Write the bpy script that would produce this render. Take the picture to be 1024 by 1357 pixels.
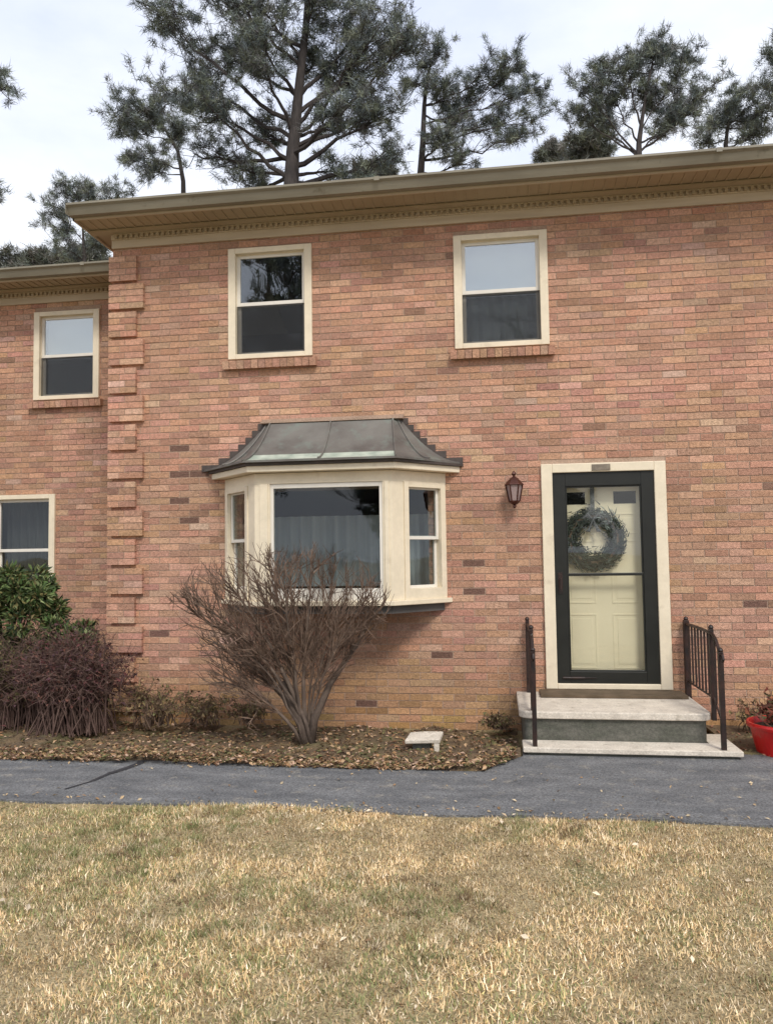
import bpy, math, random
import numpy as np
from mathutils import Vector, Matrix, Quaternion
R = math.radians
random.seed(7); rng = np.random.default_rng(7)
for o in list(bpy.data.objects): bpy.data.objects.remove(o)
scn = bpy.context.scene
# ------------------------------------------------------------ camera
CAM = Vector((0, -7.5, 1.6)); F = 1020.0; CX, CY = 512.0, 678.5
YAW, PIT, ROL = R(8.1226), R(3.2715), R(-0.80625)
fw = Vector((-math.sin(YAW)*math.cos(PIT), math.cos(YAW)*math.cos(PIT), math.sin(PIT)))
rt0 = Vector((math.cos(YAW), math.sin(YAW), 0)); up0 = rt0.cross(fw)
rt = math.cos(ROL)*rt0 + math.sin(ROL)*up0; up = -math.sin(ROL)*rt0 + math.cos(ROL)*up0
cd = bpy.data.cameras.new('camera'); cam = bpy.data.objects.new('camera', cd); scn.collection.objects.link(cam)
M3 = Matrix((rt, up, -fw)).transposed(); cam.matrix_world = Matrix.Translation(CAM) @ M3.to_4x4()
cd.sensor_fit = 'VERTICAL'; cd.sensor_height = 24; cd.lens = F/1357*24; cd.clip_end = 2000; cd.clip_start = .05
scn.camera = cam
# ------------------------------------------------------------ world, sun, exposure
SUN_EL, SUN_AZ = R(48), R(25)      # azimuth measured from -y (street side) towards +x
w = bpy.data.worlds.new('World'); scn.world = w; w.use_nodes = True
nt = w.node_tree; N = nt.nodes; L = nt.links
bg = N['Background']
sky = N.new('ShaderNodeTexSky'); sky.sky_type = 'NISHITA'; sky.sun_disc = False
sky.sun_elevation = SUN_EL; sky.sun_rotation = math.pi - SUN_AZ; sky.air_density = 1.5; sky.dust_density = 3
tc = N.new('ShaderNodeTexCoord'); mp = N.new('ShaderNodeMapping'); mp.inputs['Scale'].default_value = (1, 1, 2.4)
nz = N.new('ShaderNodeTexNoise'); nz.inputs['Scale'].default_value = 2.6; nz.inputs['Detail'].default_value = 7; nz.inputs['Roughness'].default_value = .55
rp = N.new('ShaderNodeValToRGB'); rp.color_ramp.elements[0].position = .33; rp.color_ramp.elements[1].position = .62
rp.color_ramp.elements[0].color = (5.5, 5.95, 7.3, 1); rp.color_ramp.elements[1].color = (7.4, 7.6, 8.1, 1)
mx = N.new('ShaderNodeMix'); mx.data_type = 'RGBA'; mx.inputs[0].default_value = .88
L.new(tc.outputs['Generated'], mp.inputs[0]); L.new(mp.outputs[0], nz.inputs['Vector']); L.new(nz.outputs[0], rp.inputs[0])
L.new(sky.outputs[0], mx.inputs[6]); L.new(rp.outputs[0], mx.inputs[7]); L.new(mx.outputs[2], bg.inputs[0])
bg.inputs[1].default_value = .10
sd = bpy.data.lights.new('sun', 'SUN'); sd.energy = 1.5; sd.angle = R(14); sd.color = (1, .95, .87)
so = bpy.data.objects.new('sun', sd); scn.collection.objects.link(so)
sdir = Vector((math.sin(SUN_AZ)*math.cos(SUN_EL), -math.cos(SUN_AZ)*math.cos(SUN_EL), math.sin(SUN_EL)))
so.rotation_euler = sdir.to_track_quat('Z', 'Y').to_euler(); so.location = (3, -12, 12)
scn.view_settings.view_transform = 'Standard'; scn.view_settings.look = 'None'
scn.view_settings.exposure = .68; scn.view_settings.gamma = 1

def at(x, y, Y):       # a pixel of the photograph meets the vertical plane y=Y (used while laying the place out)
    d = rt*((x-CX)/F) - up*((y-CY)/F) + fw
    return CAM + d*((Y-CAM.y)/d.y)
def ppm(Y): return F/((Y-CAM.y)*1.0)
# ------------------------------------------------------------ materials
def mat(name, col, rough=.8, var=None, scale=8, detail=6, bump=0, bscale=60, metal=0, spec=.5, attr=None, stretch=(1, 1, 1), blotch=None, grain=None):
    m = bpy.data.materials.new(name); m.use_nodes = True; t = m.node_tree; n = t.nodes; l = t.links
    b = n['Principled BSDF']; b.inputs['Roughness'].default_value = rough; b.inputs['Metallic'].default_value = metal
    b.inputs['Specular IOR Level'].default_value = spec
    co = n.new('ShaderNodeTexCoord'); mpn = n.new('ShaderNodeMapping'); mpn.inputs['Scale'].default_value = stretch
    l.new(co.outputs['Object'], mpn.inputs[0])
    base = None
    if attr:
        a = n.new('ShaderNodeAttribute'); a.attribute_name = attr; base = a.outputs['Color']
    if var:
        z = n.new('ShaderNodeTexNoise'); z.inputs['Scale'].default_value = scale; z.inputs['Detail'].default_value = detail
        l.new(mpn.outputs[0], z.inputs['Vector'])
        r = n.new('ShaderNodeValToRGB'); r.color_ramp.elements[0].position = .32; r.color_ramp.elements[1].position = .68
        if base is None:
            r.color_ramp.elements[0].color = (*col, 1); r.color_ramp.elements[1].color = (*var, 1)
            l.new(z.outputs[0], r.inputs[0]); base = r.outputs[0]
        else:
            r.color_ramp.elements[0].color = (*col, 1); r.color_ramp.elements[1].color = (*var, 1)
            l.new(z.outputs[0], r.inputs[0])
            mm = n.new('ShaderNodeMix'); mm.data_type = 'RGBA'; mm.blend_type = 'MULTIPLY'; mm.inputs[0].default_value = 1
            l.new(base, mm.inputs[6]); l.new(r.outputs[0], mm.inputs[7]); base = mm.outputs[2]
    if blotch:         # (colour, scale, threshold, width)
        bc, bs, b0, b1 = blotch
        z = n.new('ShaderNodeTexNoise'); z.inputs['Scale'].default_value = bs; z.inputs['Detail'].default_value = 8; z.inputs['Roughness'].default_value = .65
        l.new(co.outputs['Object'], z.inputs['Vector'])
        r = n.new('ShaderNodeMapRange'); r.inputs[1].default_value = b0; r.inputs[2].default_value = b1
        l.new(z.outputs[0], r.inputs[0])
        mm = n.new('ShaderNodeMix'); mm.data_type = 'RGBA'; mm.inputs[7].default_value = (*bc, 1)
        l.new(r.outputs[0], mm.inputs[0])
        if base is None: mm.inputs[6].default_value = (*col, 1)
        else: l.new(base, mm.inputs[6])
        base = mm.outputs[2]
    if grain and base is not None:     # (scale, low, high)
        z = n.new('ShaderNodeTexNoise'); z.inputs['Scale'].default_value = grain[0]; z.inputs['Detail'].default_value = 3; z.inputs['Roughness'].default_value = .8
        l.new(co.outputs['Object'], z.inputs['Vector'])
        q = n.new('ShaderNodeMapRange'); q.inputs[1].default_value = .36; q.inputs[2].default_value = .64; q.inputs[3].default_value = grain[1]; q.inputs[4].default_value = grain[2]
        l.new(z.outputs[0], q.inputs[0]); vm = n.new('ShaderNodeVectorMath'); vm.operation = 'SCALE'
        l.new(base, vm.inputs[0]); l.new(q.outputs[0], vm.inputs['Scale']); base = vm.outputs[0]
    if base is None: b.inputs['Base Color'].default_value = (*col, 1)
    else: l.new(base, b.inputs['Base Color'])
    if bump:
        z = n.new('ShaderNodeTexNoise'); z.inputs['Scale'].default_value = bscale; z.inputs['Detail'].default_value = 5
        l.new(mpn.outputs[0], z.inputs['Vector'])
        bp = n.new('ShaderNodeBump'); bp.inputs['Strength'].default_value = bump; bp.inputs['Distance'].default_value = .01
        l.new(z.outputs[0], bp.inputs['Height']); l.new(bp.outputs[0], b.inputs['Normal'])
    return m
def glass(name, tint=(.9, .95, .93), f0=.16):
    m = bpy.data.materials.new(name); m.use_nodes = True; t = m.node_tree; n = t.nodes; l = t.links; n.clear()
    out = n.new('ShaderNodeOutputMaterial'); g = n.new('ShaderNodeBsdfGlossy'); g.inputs['Roughness'].default_value = .015
    tr = n.new('ShaderNodeBsdfTransparent'); tr.inputs[0].default_value = (*tint, 1)
    lw = n.new('ShaderNodeLayerWeight'); lw.inputs[0].default_value = .5
    p = n.new('ShaderNodeMath'); p.operation = 'POWER'; p.inputs[1].default_value = 4
    mr = n.new('ShaderNodeMapRange'); mr.inputs[3].default_value = f0; mr.inputs[4].default_value = 1
    nz = n.new('ShaderNodeTexNoise'); nz.inputs['Scale'].default_value = 2.2; nz.inputs['Detail'].default_value = 1
    co = n.new('ShaderNodeTexCoord'); l.new(co.outputs['Object'], nz.inputs['Vector'])
    bp = n.new('ShaderNodeBump'); bp.inputs['Strength'].default_value = .12; bp.inputs['Distance'].default_value = .02
    l.new(nz.outputs[0], bp.inputs['Height']); l.new(bp.outputs[0], g.inputs['Normal'])
    l.new(lw.outputs['Facing'], p.inputs[0]); l.new(p.outputs[0], mr.inputs[0])
    ms = n.new('ShaderNodeMixShader'); l.new(mr.outputs[0], ms.inputs[0]); l.new(tr.outputs[0], ms.inputs[1]); l.new(g.outputs[0], ms.inputs[2])
    l.new(ms.outputs[0], out.inputs[0]); return m
M = {}
M['brick'] = mat('brick', (.86, .86, .80), .9, (1.12, 1.06, 1.10), .8, 9, .9, 90, attr='tone', grain=(38, .74, 1.22))
M['mortar'] = mat('mortar', (.47, .335, .25), .95, (.37, .26, .19), 3, 8, .6, 120, grain=(60, .8, 1.15))
M['trim'] = mat('cream_painted_trim', (.80, .70, .53), .5, (.72, .63, .47), 4, 6, .06, 30, blotch=((.52, .43, .31), 5, .60, .82), grain=(14, .96, 1.03))
M['sash'] = mat('white_vinyl', (.78, .74, .66), .4, (.72, .68, .60), 6, 4)
M['frieze'] = mat('weathered_cream_board', (.58, .49, .36), .6, (.47, .39, .28), 3, 7, .08, 30, stretch=(.4, 1, 6))
M['soffit'] = mat('tan_soffit', (.43, .35, .235), .7, (.34, .27, .175), 1.3, 7, .05, 30)
M['gutter'] = mat('grey_green_gutter', (.27, .245, .185), .5, (.19, .17, .125), 2.2, 8, .05, 40, stretch=(.6, 1, 3), blotch=((.12, .10, .06), 6, .60, .75))
M['shingle'] = mat('asphalt_shingle', (.10, .09, .08), .95, (.06, .055, .05), 5, 8, .6, 80)
M['dark'] = mat('dark_interior', (.11, .10, .09), .9, (.08, .075, .07), 2, 3)
M['copper'] = mat('weathered_copper_roof', (.12, .105, .095), .6, (.20, .19, .17), 3.5, 8, .15, 25, metal=.3, blotch=((.20, .23, .20), 5, .52, .72))
M['patina'] = mat('pale_green_patina', (.24, .29, .24), .6, (.50, .54, .45), 7, 7, .1, 40)
M['lead'] = mat('dark_flashing', (.045, .035, .03), .6, (.08, .06, .05), 12, 5)
M['glass'] = glass('window_glass', (.80, .84, .84), f0=.045)
M['glassmid'] = glass('upper_glass', (.8, .84, .84), f0=.14)
M['glassdoor'] = glass('storm_glass', (.96, .96, .93), .05)
M['glassbright'] = glass('reflective_glass', f0=.33)  # reflectance raised so these upper panes look brighter with sky
M['blackmetal'] = mat('black_green_paint', (.007, .008, .006), .4, (.012, .013, .010), 9, 5, .03, 40)
M['iron'] = mat('rusty_black_iron', (.010, .006, .005), .5, (.034, .013, .008), 14, 6, .2, 60)
M['door'] = mat('cream_door_paint', (.82, .76, .59), .45, (.76, .70, .54), 3, 5, .03, 30)
M['slab'] = mat('pale_concrete', (.70, .63, .53), .85, (.55, .49, .41), 9, 10, .5, 70, blotch=((.34, .29, .22), 14, .57, .72), grain=(60, .82, 1.12))
M['riser'] = mat('grey_green_painted_concrete', (.075, .078, .06), .85, (.125, .12, .10), 5, 9, .5, 60, stretch=(1, 1, 3), grain=(50, .75, 1.25))
M['asphalt'] = mat('asphalt', (.105, .108, .113), .88, (.18, .182, .184), 4, 12, 1, 90, blotch=((.27, .25, .215), 7, .56, .72), stretch=(.6, 1.6, 1), grain=(75, .55, 1.5))
M['tar'] = mat('tar_crack', (.025, .026, .03), .7, (.04, .04, .045), 20, 4, .3, 90)
M['soil'] = mat('leafy_soil', (.075, .05, .032), .95, (.17, .115, .06), 7, 10, .8, 60, blotch=((.12, .115, .045), 2.5, .52, .68), grain=(60, .5, 1.5))
M['ground'] = mat('dormant_lawn_ground', (.22, .165, .085), .95, (.34, .27, .15), 5, 10, .8, 90, blotch=((.15, .16, .06), 1.1, .55, .7), grain=(70, .5, 1.5))
M['blade'] = mat('grass_blade', (1, 1, 1), .75, attr='tone')
M['leaf'] = mat('dry_leaf', (1, 1, 1), .8, attr='tone')
M['bark'] = mat('pine_bark', (.034, .029, .028), .95, (.07, .058, .053), 7, 7, .8, 30, stretch=(3, 3, .6))
M['needle'] = mat('pine_needle', (1, 1, 1), .7, attr='tone')
M['twig'] = mat('bare_twig', (.075, .045, .03), .9, (.23, .155, .11), 14, 5, .3, 60)
M['stem'] = mat('grey_stem', (.17, .125, .095), .9, (.06, .042, .032), 9, 6, .5, 60, stretch=(2, 2, .6))
M['purple'] = mat('purple_twig', (.075, .040, .032), .9, (.15, .095, .075), 12, 5)
M['red'] = mat('red_plastic', (.55, .010, .008), .38, (.42, .008, .007), 6, 4, .04, 20, blotch=((.30, .09, .05), 9, .58, .78))
M['soilpot'] = mat('potting_soil', (.03, .02, .012), .95, (.06, .04, .025), 20, 5, .6, 80)
M['curtain'] = mat('sheer_curtain', (.42, .44, .46), .9, (.58, .58, .58), 3, 3, stretch=(5, 1, .3))
M['whitesheet'] = mat('white_sheet', (.66, .68, .70), .8, (.58, .60, .62), 2, 3)
M['wreath'] = mat('wreath_twig', (1, 1, 1), .8, attr='tone')
M['lantern'] = mat('dark_bronze', (.05, .012, .008), .4, (.085, .025, .016), 14, 5, .1, 60, metal=.4)
M['frost'] = mat('lantern_glass', (.35, .26, .25), .25, (.25, .18, .17), 8, 3)
M['plate'] = mat('tarnished_plate', (.16, .13, .10), .5, (.26, .22, .17), 25, 5, metal=.3)
M['sill'] = mat('shaded_brown_sill', (.13, .09, .055), .8, (.08, .055, .03), 9, 5)
M['mat'] = mat('coir_mat', (.13, .095, .06), .95, (.07, .05, .03), 40, 5, .8, 200)
M['matt'] = mat('dark_light', (.008, .008, .008), .8, spec=.1)
M['brass'] = mat('brass', (.45, .30, .08), .3, metal=.9)
def screen():
    m = bpy.data.materials.new('insect_screen'); m.use_nodes = True; n = m.node_tree.nodes; l = m.node_tree.links
    b = n['Principled BSDF']; b.inputs['Base Color'].default_value = (.03, .033, .038, 1); b.inputs['Roughness'].default_value = .8
    b.inputs['Alpha'].default_value = .38; return m
M['screen'] = screen()

# ------------------------------------------------------------ mesh helpers
class MB:
    def __init__(s): s.v = []; s.f = []; s.mi = []; s.c = []
    def box(s, x0, x1, y0, y1, z0, z1, T=None, mi=0, c=None, j=0):
        b = len(s.v)
        P = [(x0,y0,z0),(x1,y0,z0),(x1,y1,z0),(x0,y1,z0),(x0,y0,z1),(x1,y0,z1),(x1,y1,z1),(x0,y1,z1)]
        if T: P = [tuple(T @ Vector(p)) for p in P]
        s.v += P
        for q in ((0,3,2,1),(4,5,6,7),(0,1,5,4),(1,2,6,5),(2,3,7,6),(3,0,4,7)):
            s.f.append(tuple(b+i for i in q)); s.mi.append(mi); s.c.append(c)
    def face(s, P, mi=0, c=None):
        b = len(s.v); s.v += [tuple(p) for p in P]; s.f.append(tuple(range(b, b+len(P)))); s.mi.append(mi); s.c.append(c)
    def prism(s, poly, z0, z1, mi=0, T=None):     # poly: list of (x,y) ccw seen from above
        b = len(s.v); n = len(poly)
        P = [Vector((x, y, z0)) for x, y in poly] + [Vector((x, y, z1)) for x, y in poly]
        if T: P = [T @ p for p in P]
        s.v += [tuple(p) for p in P]
        s.f.append(tuple(b+i for i in reversed(range(n)))); s.f.append(tuple(b+n+i for i in range(n)))
        for i in range(n): k = (i+1) % n; s.f.append((b+i, b+k, b+n+k, b+n+i))
        s.mi += [mi]*(n+2); s.c += [None]*(n+2)
    def tube(s, pts, rad, n=6, mi=0, c=None, cap=True):
        pts = [Vector(p) for p in pts]; rings = []
        if not hasattr(rad, '__len__'): rad = [rad]*len(pts)
        prev = None
        for i, p in enumerate(pts):
            d = (pts[min(i+1, len(pts)-1)] - pts[max(i-1, 0)])
            d = d.normalized() if d.length > 1e-9 else Vector((0, 0, 1))
            a = prev - d*prev.dot(d) if prev else d.orthogonal()
            if a.length < 1e-6: a = d.orthogonal()
            a.normalize(); prev = a; bb = d.cross(a); st = len(s.v)
            for k in range(n):
                an = 2*math.pi*k/n; s.v.append(tuple(p + (a*math.cos(an) + bb*math.sin(an))*rad[i]))
            rings.append(st)
        for i in range(len(rings)-1):
            for k in range(n):
                k2 = (k+1) % n; s.f.append((rings[i]+k, rings[i]+k2, rings[i+1]+k2, rings[i+1]+k)); s.mi.append(mi); s.c.append(c)
        if cap:
            s.f.append(tuple(rings[0]+k for k in reversed(range(n)))); s.f.append(tuple(rings[-1]+k for k in range(n)))
            s.mi += [mi]*2; s.c += [c]*2
    def lathe(s, prof, cx=0, cy=0, n=24, mi=0, sq=None):      # prof: (r,z)
        st = []
        for r, z in prof:
            b = len(s.v); st.append(b)
            for k in range(n):
                a = 2*math.pi*k/n; s.v.append((cx+r*math.cos(a), cy+r*math.sin(a), z))
        for i in range(len(prof)-1):
            for k in range(n):
                k2 = (k+1) % n; s.f.append((st[i]+k, st[i]+k2, st[i+1]+k2, st[i+1]+k)); s.mi.append(mi); s.c.append(None)
        s.f.append(tuple(st[0]+k for k in reversed(range(n)))); s.f.append(tuple(st[-1]+k for k in range(n)))
        s.mi += [mi]*2; s.c += [None]*2
    def build(s, name, mats, parent=None, smooth=False, bevel=0, origin=None):
        me = bpy.data.meshes.new(name)
        v = s.v
        if origin: ox, oy, oz = origin; v = [(x-ox, y-oy, z-oz) for x, y, z in v]
        me.from_pydata(v, [], s.f)
        if not isinstance(mats, (list, tuple)): mats = [mats]
        for m in mats: me.materials.append(m)
        me.polygons.foreach_set('material_index', s.mi)
        if any(c is not None for c in s.c):
            at_ = me.color_attributes.new('tone', 'FLOAT_COLOR', 'CORNER'); arr = []
            for f, c in zip(s.f, s.c):
                cc = (*(c or (1, 1, 1)), 1); arr += list(cc)*len(f)
            at_.data.foreach_set('color', arr)
        if smooth: me.polygons.foreach_set('use_smooth', [True]*len(s.f))
        o = bpy.data.objects.new(name, me); scn.collection.objects.link(o)
        if origin: o.location = origin
        if bevel:
            b = o.modifiers.new('b', 'BEVEL'); b.width = bevel; b.segments = 2; b.limit_method = 'ANGLE'
        if parent:
            o.parent = parent
            loc = Vector((0, 0, 0)); q = parent
            while q: loc += q.location; q = q.parent
            o.location = Vector(o.location) - loc if origin else -loc
        return o
def tag(o, label=None, cat=None, group=None, kind=None):
    if label: o['label'] = label
    if cat: o['category'] = cat
    if group: o['group'] = group
    if kind: o['kind'] = kind
    return o
def thing(name, loc, label, cat, group=None):
    o = bpy.data.objects.new(name, None); o.empty_display_size = .1; scn.collection.objects.link(o); o.location = loc
    return tag(o, label, cat, group)
def trimesh(name, V, C, m, parent=None, origin=(0, 0, 0)):     # V (n,3,3) triangles, C (n,3) colours
    n = len(V); me = bpy.data.meshes.new(name)
    me.vertices.add(n*3); me.vertices.foreach_set('co', (V.reshape(-1, 3)-np.array(origin)).astype(np.float32).ravel())
    me.loops.add(n*3); me.loops.foreach_set('vertex_index', np.arange(n*3, dtype=np.int32))
    me.polygons.add(n); me.polygons.foreach_set('loop_start', np.arange(0, n*3, 3, dtype=np.int32))
    me.polygons.foreach_set('loop_total', np.full(n, 3, dtype=np.int32))
    a = me.color_attributes.new('tone', 'FLOAT_COLOR', 'CORNER')
    cc = np.ones((n, 3, 4), dtype=np.float32); cc[:, :, :3] = C[:, None, :]; a.data.foreach_set('color', cc.ravel())
    me.materials.append(m); me.update(); me.validate()
    o = bpy.data.objects.new(name, me); scn.collection.objects.link(o); o.location = origin
    if parent: o.parent = parent; o.location = Vector(origin) - parent.location
    return o

# ------------------------------------------------------------ brickwork
PAL = [((.49, .275, .195), 6), ((.455, .245, .175), 5), ((.51, .305, .21), 4), ((.42, .225, .165), 3), ((.54, .345, .25), 2), ((.48, .285, .175), 2), ((.36, .19, .14), 1.0), ((.20, .11, .08), .28), ((.57, .40, .31), .5)]
PW = [p[1] for p in PAL]
CO, BL, MT = .0677, .2032, .0100
PAL = [((c[0]*.62+.475*.38, c[1]*.62+.275*.38, c[2]*.62+.195*.38), w_) for c, w_ in PAL]
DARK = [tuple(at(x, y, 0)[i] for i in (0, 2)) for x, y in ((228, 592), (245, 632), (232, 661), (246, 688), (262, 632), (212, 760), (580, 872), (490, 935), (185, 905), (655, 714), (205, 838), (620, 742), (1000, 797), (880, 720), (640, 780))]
def tone(z=9, k=1.0):
    c = random.choices(PAL, PW)[0][0]; j = random.uniform(.80, 1.14)*k
    c = (c[0]*1.04, c[1]*1.05, c[2]*1.02)
    c = [c[0]*j*random.uniform(.96, 1.04), c[1]*j*random.uniform(.95, 1.05), c[2]*j*random.uniform(.92, 1.06)]
    t = max(0, min(1, (0.62-z)/.62))*random.uniform(.3, 1)     # soil-splash stain on the lowest courses
    c = [c[0]*(1-.10*t), c[1]*(1-.05*t), c[2]*(1-.42*t)]
    return tuple(c)
def brickwall(mb, u0, u1, z0, z1, holes=(), T=None, proud=0.0, depth=.02, k=1.0):
    """face looks towards local -y at y=-proud; bricks stand 9 mm proud of the mortar"""
    n = int(round((z1-z0)/CO))
    for i in range(n+1):
        za = z0+i*CO; zb = min(za+CO-MT, z1)
        if zb-za < .012: continue
        off = (BL+MT)*.5*(i % 2)
        x = u0-off
        while x < u1:
            a, b = max(x, u0), min(x+BL, u1); x += BL+MT
            segs = [(a, b)]
            for (h0, h1, g0, g1) in holes:
                if zb > g0+.004 and za < g1-.004:
                    ns = []
                    for (p, q) in segs:
                        if q <= h0 or p >= h1: ns.append((p, q)); continue
                        if p < h0: ns.append((p, h0))
                        if q > h1: ns.append((h1, q))
                    segs = ns
            for p, q in segs:
                if q-p < .012: continue
                jj = random.gauss(0, .0012); s1, s2 = random.uniform(-.001, .001), random.uniform(-.0008, .0008)
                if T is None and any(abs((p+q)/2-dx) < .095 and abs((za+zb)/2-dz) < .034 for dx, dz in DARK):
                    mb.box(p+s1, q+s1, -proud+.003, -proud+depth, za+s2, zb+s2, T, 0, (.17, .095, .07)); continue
                mb.box(p+s1, q+s1, -proud+jj, -proud+depth, za+s2, zb+s2, T, 0, tone(za, k))
def mortar(mb, u0, u1, z0, z1, holes=(), T=None, y0=.0055, y1=.20, mi=1):
    xs = sorted({u0, u1, *[h[0] for h in holes], *[h[1] for h in holes]}); zs = sorted({z0, z1, *[h[2] for h in holes], *[h[3] for h in holes]})
    for i in range(len(xs)-1):
        run = None
        for jx in range(len(zs)-1):
            cx_, cz = (xs[i]+xs[i+1])/2, (zs[jx]+zs[jx+1])/2
            solid = not any(h[0] < cx_ < h[1] and h[2] < cz < h[3] for h in holes)
            if solid: run = [zs[jx], zs[jx+1]] if run is None else [run[0], zs[jx+1]]
            if (not solid or jx == len(zs)-2) and run:
                mb.box(xs[i], xs[i+1], y0, y1, run[0], run[1], T, mi); run = None

WX0, WX1, WZ = -3.955, 8.0, 4.99
EAVE = 5.04
W_UP1 = (-2.68, -1.80, 3.63, 4.785); W_UP2 = (-.365, .545, 3.62, 4.755)
W_W3 = (-5.74, -4.86, 3.62, 4.745); W_W4 = (-6.31, -5.43, 1.03, 2.43)
DOOR = (.43, 1.575, .33, 2.455); BAYH = (-2.55, -.66, 1.22, 2.28)
NB1 = (3.4, 4.3, 3.62, 4.835); NB2 = (4.0, 5.6, 1.2, 2.4)

house = thing('townhouse', (0, 0, 0), 'two-storey brick townhouse with projecting bay window and black storm door', 'house')
wing = thing('townhouse', (-6, 1.4, 0), 'brick townhouse set back at the left behind the evergreen shrub', 'house')

mb = MB(); holes = [W_UP1, W_UP2, DOOR, BAYH, NB1, NB2]
brickwall(mb, WX0, WX1, -2*CO, WZ, holes); mortar(mb, WX0+.009, WX1, -.3, WZ, holes)
mb.build('wall', [M['brick'], M['mortar']], house)
mb = MB(); T = Matrix.Translation((WX0, 0, 0)) @ Matrix.Rotation(R(-90), 4, 'Z')      # side face looks to -x
brickwall(mb, -2.2, 0, -2*CO, WZ, (), T); mortar(mb, -9.0, -.201, -.3, WZ, (), T)
mb.build('side_wall', [M['brick'], M['mortar']], house)
mb = MB(); mb.box(WX0+.01, WX1, 8.8, 9.0, -.3, WZ); mb.box(WX1-.2, WX1, .2, 8.8, -.3, WZ); mb.build('rear_wall', M['mortar'], house)
mb = MB(); mb.box(WX0+.21, WX1-.21, .205, 8.79, 2.6, 2.8); mb.box(WX0+.21, WX1-.21, .205, 8.79, -.1, .3); mb.box(WX0+.21, WX1-.21, 3.4, 3.5, .3, 2.6); mb.box(WX0+.21, WX1-.21, 3.4, 3.5, 2.8, 4.9)
mb.box(-.35, -.25, .205, 3.4, .3, 2.6); mb.box(-1.1, -1.0, .205, 3.4, 2.8, 4.9); mb.box(1.9, 2.0, .205, 3.4, .3, 2.6)
mb.build('interior', M['dark'], house)
# quoins: brick blocks standing proud of the corner, a recessed course between each
z = .06; i = 0
while z + .25 < 4.9:
    wq = .36 if i % 2 == 0 else .28
    mb = MB(); h = 3.62*CO
    # front leaf and side leaf of the block
    n = 4
    for r_ in range(n):
        za = z + r_*CO; zb = za+CO-MT; off = (r_ % 2)*.1
        xs = [WX0-.022, WX0-.022+.13+off*.6, WX0+wq]
        for a, b in zip(xs[:-1], xs[1:]): mb.box(a, b-MT if b != xs[-1] else b, -.044, .0, za, zb, None, 0, tone(za, 1.03))
        for a, b in ((.002, .10+off*.6), (.11+off*.6, .22)): mb.box(WX0-.022, WX0, a, b, za, zb, None, 0, tone(za))
    mb.box(WX0-.016, WX0+wq-.006, -.038, -.0015, z+.002, z+n*CO-MT-.002, None, 1)
    mb.build('quoin', [M['brick'], M['mortar']], house); z += .2975; i += 1

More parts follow.
